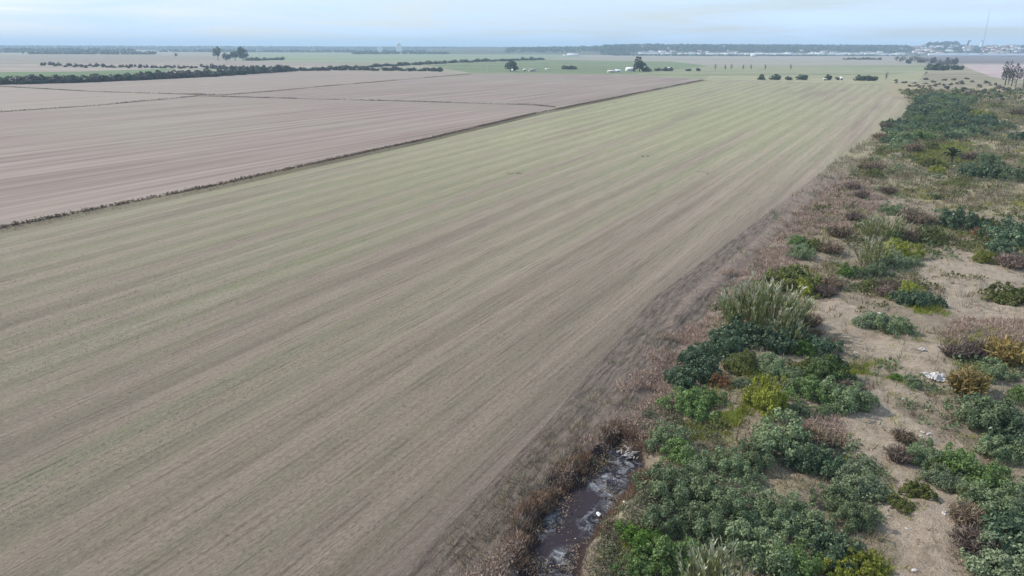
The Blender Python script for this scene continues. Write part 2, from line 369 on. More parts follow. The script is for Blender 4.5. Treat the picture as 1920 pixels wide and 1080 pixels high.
def gz(x, y):
    """height of the ground at x, y"""
    x = np.asarray(x, float); y = np.asarray(y, float)
    d = x - xe(y)
    rough = (fbm(x, y, 0.10, 1) - 0.5) * 1.1 + (fbm(x, y, 0.5, 2) - 0.5) * 0.45 + (fbm(x, y, 2.2, 3, 2) - 0.5) * 0.12
    z = np.where(d > -3, rough * sm(0.5, 6, d), 0.0)
    z = z + np.where(d > -3, (fbm(x, y, 1.5, 4, 3) - 0.5) * 0.16 * sm(-3, -1, d), 0)
    sd = dpoly(x + (vn(x, y, 0.9, 3) - 0.5) * 1.3 + (vn(x, y, 2.6, 4) - 0.5) * .6, y + (vn(x, y, 0.9, 5) - 0.5) * 1.3 + (vn(x, y, 2.6, 6) - 0.5) * .6, WP) + .22
    dep = sm(1.3, -0.3, sd); z = z * (1 - dep) + (-1.0) * dep
    # shallow drain carrying on along the field edge
    z = z - 0.35 * np.exp(-((d - 2.2) / 0.9) ** 2) * sm(38, 46, y) * sm(150, 110, y)
    return z

ys = [-8.0]
while ys[-1] < 500: ys.append(ys[-1] + max(0.20, 0.0062 * ys[-1]) if ys[-1] > 20 else ys[-1] + 1.0 if ys[-1] < 18 else ys[-1] + .4)
ys = np.array(ys); NR = len(ys); NC = 300
J = np.arange(NC)
G = (1 + ys / 190.0)[:, None]
X = xe(ys)[:, None] - 3.0 + J[None, :] * 0.2 * G
Y = np.repeat(ys[:, None], NC, 1)
Z = gz(X, Y)
Z[0, :] = 0; Z[-1, :] = 0; Z[:, 0] = 0; Z[:, -1] = 0
V = np.stack([X, Y, Z], -1).reshape(-1, 3)
idx = np.arange(NR * NC).reshape(NR, NC)
Q = np.stack([idx[:-1, :-1], idx[:-1, 1:], idx[1:, 1:], idx[1:, :-1]], -1).reshape(-1, 4)
fx, fy = X.ravel(), Y.ravel()
A = dict(sand=mask(fx, fy, SAND, 0.9), straw=np.maximum(mask(fx, fy, STRAW, 0.9), sm(110, 190, fy) * sm(.40, .55, fbm(fx, fy, .06, 88)) * (1 - mask(fx, fy, SAND, .9))), pink=np.maximum(mask(fx, fy, PINK, 0.8), sm(4.0, 2.5, fx - xe(fy)) * sm(150, 120, fy)), green=mask(fx, fy, GREEN, 0.7), track=np.maximum(mask(fx, fy, TRACK, 0.5), sm(0.5, -1.0, fx - xe(fy)) * sm(140, 60, fy)), mud=sm(0.7, 0.1, dpoly(fx, fy, WP)))
MS = scrub_material()
# split by what covers the ground: sandy path, scrub, ditch bed
cls = np.where(A['mud'] > 0.5, 2, np.where(A['sand'] > 0.5, 1, 0))[Q[:, 0]]
for k, nm in enumerate(('scrub_ground', 'sandy_path', 'ditch_bed')):
    q = Q[cls == k]; u, inv = np.unique(q, return_inverse=True)
    me = mk(nm, V[u], inv.reshape(-1, 4), MS, True, attrs={a: v[u] for a, v in A.items()})
    tag(add(nm, me), kind='structure')
# stagnant water
wp = [(x, y, WZ) for x, y in WP]
c = np.array(wp).mean(0); outer = [(c[0] + (x - c[0]) * 1.0, c[1] + (y - c[1]) * 1.0, WZ) for x, y, _ in wp]
xs_ = np.linspace(min(p[0] for p in wp) - 1.5, max(p[0] for p in wp) + 1.5, 40); yw = np.linspace(min(p[1] for p in wp), max(p[1] for p in wp) + 1.5, 50)
XX, YY = np.meshgrid(xs_, yw); ii = np.arange(XX.size).reshape(XX.shape)
q = np.stack([ii[:-1, :-1], ii[:-1, 1:], ii[1:, 1:], ii[1:, :-1]], -1).reshape(-1, 4)
keep = dpoly(XX.ravel()[q[:, 0]], YY.ravel()[q[:, 0]], WP) < 0.6
q = q[keep]; u, inv = np.unique(q, return_inverse=True)
me = mk('ditch_water', np.stack([XX.ravel(), YY.ravel(), np.full(XX.size, WZ)], -1)[u], inv.reshape(-1, 4), water_material(), True)
tag(add('ditch_water', me), kind='structure')

# crop field: ruled between its two long edges, rows follow both
nc = 41
fr = np.linspace(0, 1, nc)
last = int(np.argmin(np.abs(ys - 484)))
yr = ys[:last + 1]; xr = xe(yr) - 3.0; yl = yr * 1.045 + 35; xl_ = xl(yl)
FX = xl_[:, None] * (1 - fr) + xr[:, None] * fr; FY = yl[:, None] * (1 - fr) + yr[:, None] * fr
seg = np.concatenate([[0], np.cumsum(np.hypot(np.diff(xr), np.diff(yr)))])
XLs, XRs = -64.4 + (FY - 89.6) * .443, .56 * FY - 17
U = 96 * (FX - XLs) / (XRs - XLs); W_ = FY * 1.13
ix = np.arange(FX.size).reshape(FX.shape)
FQ = np.stack([ix[:-1, :-1], ix[:-1, 1:], ix[1:, 1:], ix[1:, :-1]], -1).reshape(-1, 4)
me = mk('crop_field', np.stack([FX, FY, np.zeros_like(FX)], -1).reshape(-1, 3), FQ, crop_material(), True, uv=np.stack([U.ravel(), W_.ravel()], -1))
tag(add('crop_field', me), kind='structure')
FIELD_FAR = [(FX[-1, 0], FY[-1, 0]), (FX[-1, -1], FY[-1, -1])]

# base ground out to the horizon, with a hole where the scrub relief lies
def sheet(name, polys, m, z, holes=()):
    me = bpy.data.meshes.new(name); loops = [[Vector((x, y, 0)) for x, y in polys]] + [[Vector((x, y, 0)) for x, y in h] for h in holes]
    pts = [p for l in loops for p in l]; tr = tessellate_polygon(loops)
    V_ = [(p.x, p.y, z) for p in pts]
    T = []
    for a, b_, c_ in tr:
        n = (pts[b_] - pts[a]).cross(pts[c_] - pts[a]); T.append((a, b_, c_) if n.z > 0 else (a, c_, b_))
    me.from_pydata(V_, [], T); me.materials.append(m); o = add(name, me); tag(o, kind='structure'); return o
hole = [(X[i, 0], Y[i, 0]) for i in range(0, NR, 12)] + [(X[-1, 0], Y[-1, 0])] + [(X[-1, -1], Y[-1, -1])] + [(X[i, -1], Y[i, -1]) for i in range(NR - 1, -1, -12)] + [(X[0, -1], Y[0, -1])]
hole = [p for i, p in enumerate(hole) if i == 0 or math.hypot(p[0] - hole[i - 1][0], p[1] - hole[i - 1][1]) > 1e-3]
M_ground = band_material('distant_farmland', (0.20, 0.20, 0.12), (0.30, 0.27, 0.20))
sheet('ground', [(-16000, -400), (16000, -400), (16000, 24000), (-16000, 24000)], M_ground, -0.03, [hole])

# left-hand stubble parcels
Lp = [(float(xl(y)) , float(y)) for y in (-20, 9, 60, 89.6, 119.4, 150, 184.3, 220, 256.3, 400, 543.2)]
pA0, pA1 = at(0, 210), at(372, 180)
dA = (pA0[0] - pA1[0], pA0[1] - pA1[1]); pA = (pA0[0] + dA[0] * 1.0, pA0[1] + dA[1] * 1.0)
pB0, pB1 = at(0, 162), at(352, 177); dB = (pB0[0] - pB1[0], pB0[1] - pB1[1]); pB = (pB0[0] + dB[0] * .7, pB0[1] + dB[1] * .7)
hub = at(400, 179.5)
pC = [at(500, 172), at(620, 161), at(760, 149), at(885, 138.5)]
pD = [at(520, 184), at(760, 190), at(1000, 197), at(1040, 201)]
far_e = [at(0, 157.5), at(270, 148), at(540, 133.5), at(620, 131.5), at(885, 138)]
rowdir = math.radians(27)
P1 = fallow_material('pinkish_stubble', (0.205, 0.158, 0.130), (0.315, 0.252, 0.212), rowdir, 0.45)
P2 = fallow_material('grey_stubble', (0.25, 0.205, 0.165), (0.325, 0.27, 0.22), rowdir, 0.3)
P3 = fallow_material('lilac_grey_stubble', (0.24, 0.195, 0.16), (0.315, 0.26, 0.215), rowdir, 0.2)
leftfar = (far_e[0][0] * 1.6 - 60, far_e[0][1] * 0.86)
sheet('near_stubble_field', Lp[:9] + [pD[3], pD[2], pD[1], pD[0], hub, pA1, pA0, pA, (-420, 60)], P1, 0.0)
sheet('narrow_stubble_field', [pA1, hub, pB1, pB0, pB, (pA[0] - 10, pA[1] + 60), pA], P2, 0.004)
sheet('far_stubble_field', [hub, *pC, far_e[4], far_e[3], far_e[2], far_e[1], far_e[0], leftfar, pB, pB0, pB1], P3, 0.0)
sheet('middle_stubble_field', [hub, *pD[:4], Lp[8], Lp[9], Lp[10], at(1180, 140.5), pC[3], pC[2], pC[1], pC[0]], P1, 0.008)

# far parcels: (name, photo outline, dark, light)
FARF = [
 ('far_green_field', [(-60, 136), (150, 134), (330, 128), (300, 138), (150, 145), (-60, 152)], (0.10, 0.15, 0.06), (0.16, 0.21, 0.09)),
 ('far_tan_field', [(-60, 122), (420, 114), (640, 118), (620, 128), (330, 128), (150, 134), (-60, 136)], (0.24, 0.20, 0.16), (0.33, 0.28, 0.22)),
 ('far_brown_field', [(-60, 103), (300, 104), (470, 107), (420, 114), (-60, 122)], (0.20, 0.17, 0.13), (0.27, 0.24, 0.18)),
 ('far_meadow', [(480, 99), (1060, 100), (1100, 107), (860, 114), (640, 118), (420, 113)], (0.17, 0.21, 0.12), (0.25, 0.28, 0.17)),
 ('far_pasture', [(800, 122), (1010, 112), (1260, 115), (1330, 124), (1180, 139), (885, 137)], (0.12, 0.155, 0.075), (0.19, 0.22, 0.115)),
 ('far_grey_field', [(1060, 104), (1700, 104), (1720, 122), (1330, 124), (1260, 115), (1030, 111)], (0.24, 0.22, 0.17), (0.32, 0.29, 0.23)),
 ('far_strip_field', [(1180, 139.5), (1330, 124.5), (1740, 122.5), (1760, 134), (1660, 140), (1330, 141), (1320, 148)], (0.17, 0.19, 0.10), (0.28, 0.28, 0.17)),
 ('far_verge', [(1322, 148.5), (1332, 141.5), (1655, 140.5), (1740, 134.5), (1720, 152), (1660, 158), (1450, 152)], (0.24, 0.24, 0.13), (0.34, 0.32, 0.20)),
 ('far_ploughed_field', [(1805, 121), (1980, 121), (1980, 150), (1880, 148), (1830, 138)], (0.36, 0.28, 0.26), (0.44, 0.35, 0.32)),
 ('far_moor', [(1700, 105.5), (1980, 106), (1980, 119), (1740, 119)], (0.12, 0.10, 0.095), (0.20, 0.165, 0.15)),
 ('pale_strip', [(1748, 102.4), (1990, 102.4), (1990, 106.0), (1755, 105.4)], (0.55, 0.54, 0.53), (0.75, 0.74, 0.72)),  # flat pale strip at the foot of the town slope
 ('rough_pasture', [(1745, 122.5), (1800, 121.5), (1870, 148.5), (1990, 152), (1990, 175), (1720, 158)], (0.19, 0.17, 0.11), (0.30, 0.27, 0.18)),
]
for i, (nm, pp, a, b_) in enumerate(FARF):
    sheet(nm, poly(*pp), band_material(nm + '_cover', a, b_), -0.02 + 0.004 * (i % 4) if nm != 'pale_strip' else 0.02)

# bluff behind the town
def ridge(name, x0, x1, dist, depth, prof, m):
    n = 160; PX = np.linspace(x0, x1, n); Vv = []; 
    for j, (fd, fh) in enumerate(((0, 0), (0.25, 0.45), (0.5, 0.85), (0.8, 1.0), (3.5, 1.0), (4.5, 0.0))):
        for px in PX:
            top = prof(px); dd = dist + depth * fd
            x = atd(px, 90, dist)[0] * (dd / dist); zt = max(1.0, atd(px, top, dist + depth * 0.8)[2]) + 2.0 * (float(vn(px, j, 0.05)) - 0.5)
            Vv.append((x, dd, zt * fh - 0.4))
    Vv = np.array(Vv); i_ = np.arange(len(Vv)).reshape(6, n)
    q = np.stack([i_[:-1, :-1], i_[:-1, 1:], i_[1:, 1:], i_[1:, :-1]], -1).reshape(-1, 4)
    tag(add(name, mk(name, Vv, q, m, True)), kind='structure'); 
M_hill = band_material('wooded_slope', (0.06, 0.075, 0.045), (0.15, 0.145, 0.11))
RP = [(-200, 84), (300, 86), (600, 86.5), (800, 87), (1100, 88), (1150, 88), (1200, 87), (1400, 88), (1500, 88.5), (1650, 89), (1730, 89), (1760, 86.5), (1790, 86.5), (1830, 88.5), (1900, 87), (2150, 86)]
def bprof(px): return float(np.interp(px, [p[0] for p in RP], [p[1] for p in RP]))
RP2 = [(800, 93), (1000, 91.2), (1100, 89.6), (1150, 88.2)] + RP[6:]
def tprof(px): return float(np.interp(px, [p[0] for p in RP2], [p[1] for p in RP2]))
ridge('hill', 800, 2200, 2350, 900, tprof, M_hill)
ridge('far_hill', -400, 1180, 4200, 1500, bprof, M_hill)
def hill_z(px, dist):
    """ground height on the bluff seen at photo column px and distance dist"""
    z = max(1.0, atd(px, tprof(px), 2350 + 720)[2]); f = (dist - 2350) / 900
    return float(np.interp(f, (0, 0.25, 0.5, 0.8), (0, 0.45, 0.85, 1.0))) * z - 0.4

# ------------------------------------------------------------------ plant builders
def unit(v): return v / (np.linalg.norm(v, axis=-1, keepdims=True) + 1e-9)
def leaves(C, Nrm, size, aspect=1.6, r=rng, jit=0.6):
    """one rhombus leaf cluster (two triangles) per centre"""
    n = len(C); nn = unit(Nrm + r.normal(0, jit, (n, 3))); a = unit(np.cross(nn, r.normal(0, 1, (n, 3)))); b = np.cross(nn, a)
    s = np.asarray(size) * r.uniform(0.6, 1.35, n); s = s[:, None]
    V_ = np.stack([C - a * s * aspect * .5, C + b * s * .5, C + a * s * aspect * .5 , C - b * s * .5], 1).reshape(-1, 3)
    k = np.arange(n)[:, None] * 4
    return V_, np.concatenate([k + np.array([[0, 1, 2]]), k + np.array([[0, 2, 3]])])
def bush_mesh(name, m, r, rx=1.0, h=0.9, nt_=55, tr=0.26, nl=42, ls=0.10, inner=0.25, aspect=1.6, flat_=1.0, jit=0.6):
    """crown of many tufts on an uneven dome, unit radius rx"""
    ph = r.uniform(0, 2 * math.pi, nt_); ct = r.uniform(0.02, 1, nt_) ; st_ = np.sqrt(1 - ct ** 2)
    dirs = np.stack([np.cos(ph) * st_, np.sin(ph) * st_, ct], -1)
    lob = 0.80 + 0.24 * np.sin(ph * 3 + r.uniform(0, 6)) * st_ + 0.14 * np.sin(ph * 2 + r.uniform(0, 6)) + r.normal(0, 0.15, nt_)
    sh = r.random(nt_) < inner; lob = np.where(sh, lob * 0.55, lob)
    C = dirs * lob[:, None] * np.array([rx, rx, h]); C[:, 2] = np.maximum(C[:, 2], 0.10)
    Ls = []; Ns = []
    for i in range(nt_):
        k = int(nl * r.uniform(0.6, 1.3)); d = unit(r.normal(0, 1, (k, 3)) + dirs[i] * 0.9 + np.array([0, 0, 0.35]))
        R_ = tr * r.uniform(0.7, 1.3); Ls.append(C[i] + d * R_ * r.uniform(0.55, 1.05, (k, 1)) * np.array([1, 1, flat_])); Ns.append(d)
    Ls = np.concatenate(Ls); Ns = np.concatenate(Ns); Ls[:, 2] = np.maximum(Ls[:, 2], 0.02)
    V_, F_ = leaves(Ls, Ns, np.full(len(Ls), ls), aspect, r, jit)
    return mk(name, V_, F_, m), C
def stem_mesh(r, C, rx, h, k=9, rad=0.035):
    b = MB()
    for i in r.choice(len(C), min(k, len(C)), False):
        e = C[i] * r.uniform(.85, 1.25); mid_ = e * 0.5 + r.normal(0, 0.06, 3) * rx; mid_[2] = e[2] * 0.45
        b.tube([(r.normal(0, .04), r.normal(0, .04), -0.15), mid_, e], [rad, rad * .65, rad * .25], 5)
    return b.mesh('stem', M_stem)
def twig_bush(name, m, r, n=170, h=1.0, rx=0.8, w_=0.022, twigs=5):
    """bare upright stalks fanning out, with side twigs"""
    Vs = []; Fs = []; o = 0
    def ribbon(p0, p1, p2, ww):
        nonlocal o
        t = unit(p2 - p0); s = unit(np.cross(t, r.normal(0, 1, 3))) * ww
        Vs.append([p0 - s, p0 + s, p1 - s * .8, p1 + s * .8, p2]); Fs.extend([(o, o + 1, o + 3), (o, o + 3, o + 2), (o + 2, o + 3, o + 4)]); o += 5
    for i in range(n):
        a = r.uniform(0, 6.283); q = math.sqrt(r.random()); b0 = np.array([math.cos(a) * q * rx * .5, math.sin(a) * q * rx * .5, -0.05])
        tip = np.array([math.cos(a) * rx * q * r.uniform(.7, 1.2), math.sin(a) * rx * q * r.uniform(.7, 1.2), h * r.uniform(.55, 1.05) * (1 - .35 * q)])
        md = b0 * .55 + tip * .45 + np.array([0, 0, .12 * h]); ribbon(b0, md, tip, w_)
        for k in range(twigs):
            f = r.uniform(.3, .95); s0 = (b0 * (1 - f) + tip * f); d = unit(r.normal(0, 1, 3) + np.array([0, 0, .8])) * r.uniform(.12, .3) * h
            ribbon(s0, s0 + d * .5, s0 + d, w_ * .8)
    return mk(name, np.array(Vs).reshape(-1, 3), Fs, m)

R = lambda s: np.random.default_rng(s)
KIND = {}
def kind_bush(k, leaf, seeds, **kw):
    KIND[k] = []
    for s in seeds:
        r = R(s); me, C = bush_mesh('foliage', LM[leaf], r, **kw); st_ = stem_mesh(r, C, kw.get('rx', 1), kw.get('h', .9)); KIND[k].append((me, st_))
kind_bush('grey', 'grey', (1, 2, 3, 4), nt_=64, nl=105, tr=0.23, ls=0.055, h=.85)
kind_bush('mid', 'mid', (5, 6, 7), nt_=60, nl=95, tr=0.23, ls=0.058, h=.8)
kind_bush('dark', 'dark', (8, 9, 10), nt_=66, nl=64, tr=0.24, ls=0.078, aspect=2.0, h=.8)
kind_bush('lime', 'lime', (11, 12), nt_=110, nl=55, tr=0.18, ls=0.062, h=.85, inner=.1)
kind_bush('olive', 'olive', (13, 14), nt_=100, nl=50, tr=0.18, ls=0.065, h=.6, inner=.1)
kind_bush('bright', 'bright', (15, 16), nt_=80, nl=50, tr=0.22, ls=0.07, h=.8)
kind_bush('pale', 'pale', (17, 18), nt_=90, nl=60, tr=0.24, ls=0.06, h=.65)
kind_bush('rust', 'rust', (19,), nt_=60, nl=40, tr=0.22, ls=0.07, h=.8)
KIND['brown'] = [(twig_bush('foliage', LM['brown'], R(s)), None) for s in (21, 22, 23)]
KIND['purple'] = [(twig_bush('foliage', LM['purple'], R(s), n=220), None) for s in (24, 25)]
KIND['yellow'] = [(twig_bush('foliage', LM['yellow'], R(s), n=150, w_=.034, twigs=4), None) for s in (26, 27)]
SPREAD = {'grey': .85, 'mid': .8, 'dark': .8, 'lime': .85, 'olive': .6, 'bright': .8, 'pale': .65, 'rust': .8, 'brown': .95, 'purple': .95, 'yellow': .9}
_k = {}
def shrub(kind, px, py, wpx, label, hf=1.0, group=None, name='shrub', cat='shrub'):
    """a shrub whose crown is centred where the photo shows it; wpx is its width in photo pixels"""
    x, y = at(px, py, 0.4)
    for _ in range(3):
        dist = math.sqrt(x * x + y * y + CAMH ** 2); rad = max(0.25, wpx * 0.5 * dist / FPX / (0.97 if kind not in ('brown', 'purple', 'yellow') else 0.8))
        h = rad * SPREAD[kind] * hf; g = float(gz(x, y)); x, y = at(px, py, g + h * 0.5)
    i = _k.get(kind, 0); _k[kind] = i + 1
    fol, st_ = KIND[kind][i % len(KIND[kind])]
    rr = R(int(px * 7 + py)); g = float(gz(x, y))
    root = bpy.data.objects.new(name, None); root.location = (x, y, g - 0.03); root.rotation_euler = (0, 0, rr.uniform(0, 6.28)); root.empty_display_size = .3
    q_ = .86 if kind not in ('brown', 'purple', 'yellow') else .95
    root.scale = (rad * rr.uniform(.88, 1.12) * q_, rad * rr.uniform(.88, 1.12) * q_, rad * hf * (.95 if kind not in ('brown', 'purple') else .8)); link(root)
    tag(root, label, cat, group)
    add('foliage', fol, root)
    if st_ is not None: add('stem', st_, root)
    return root

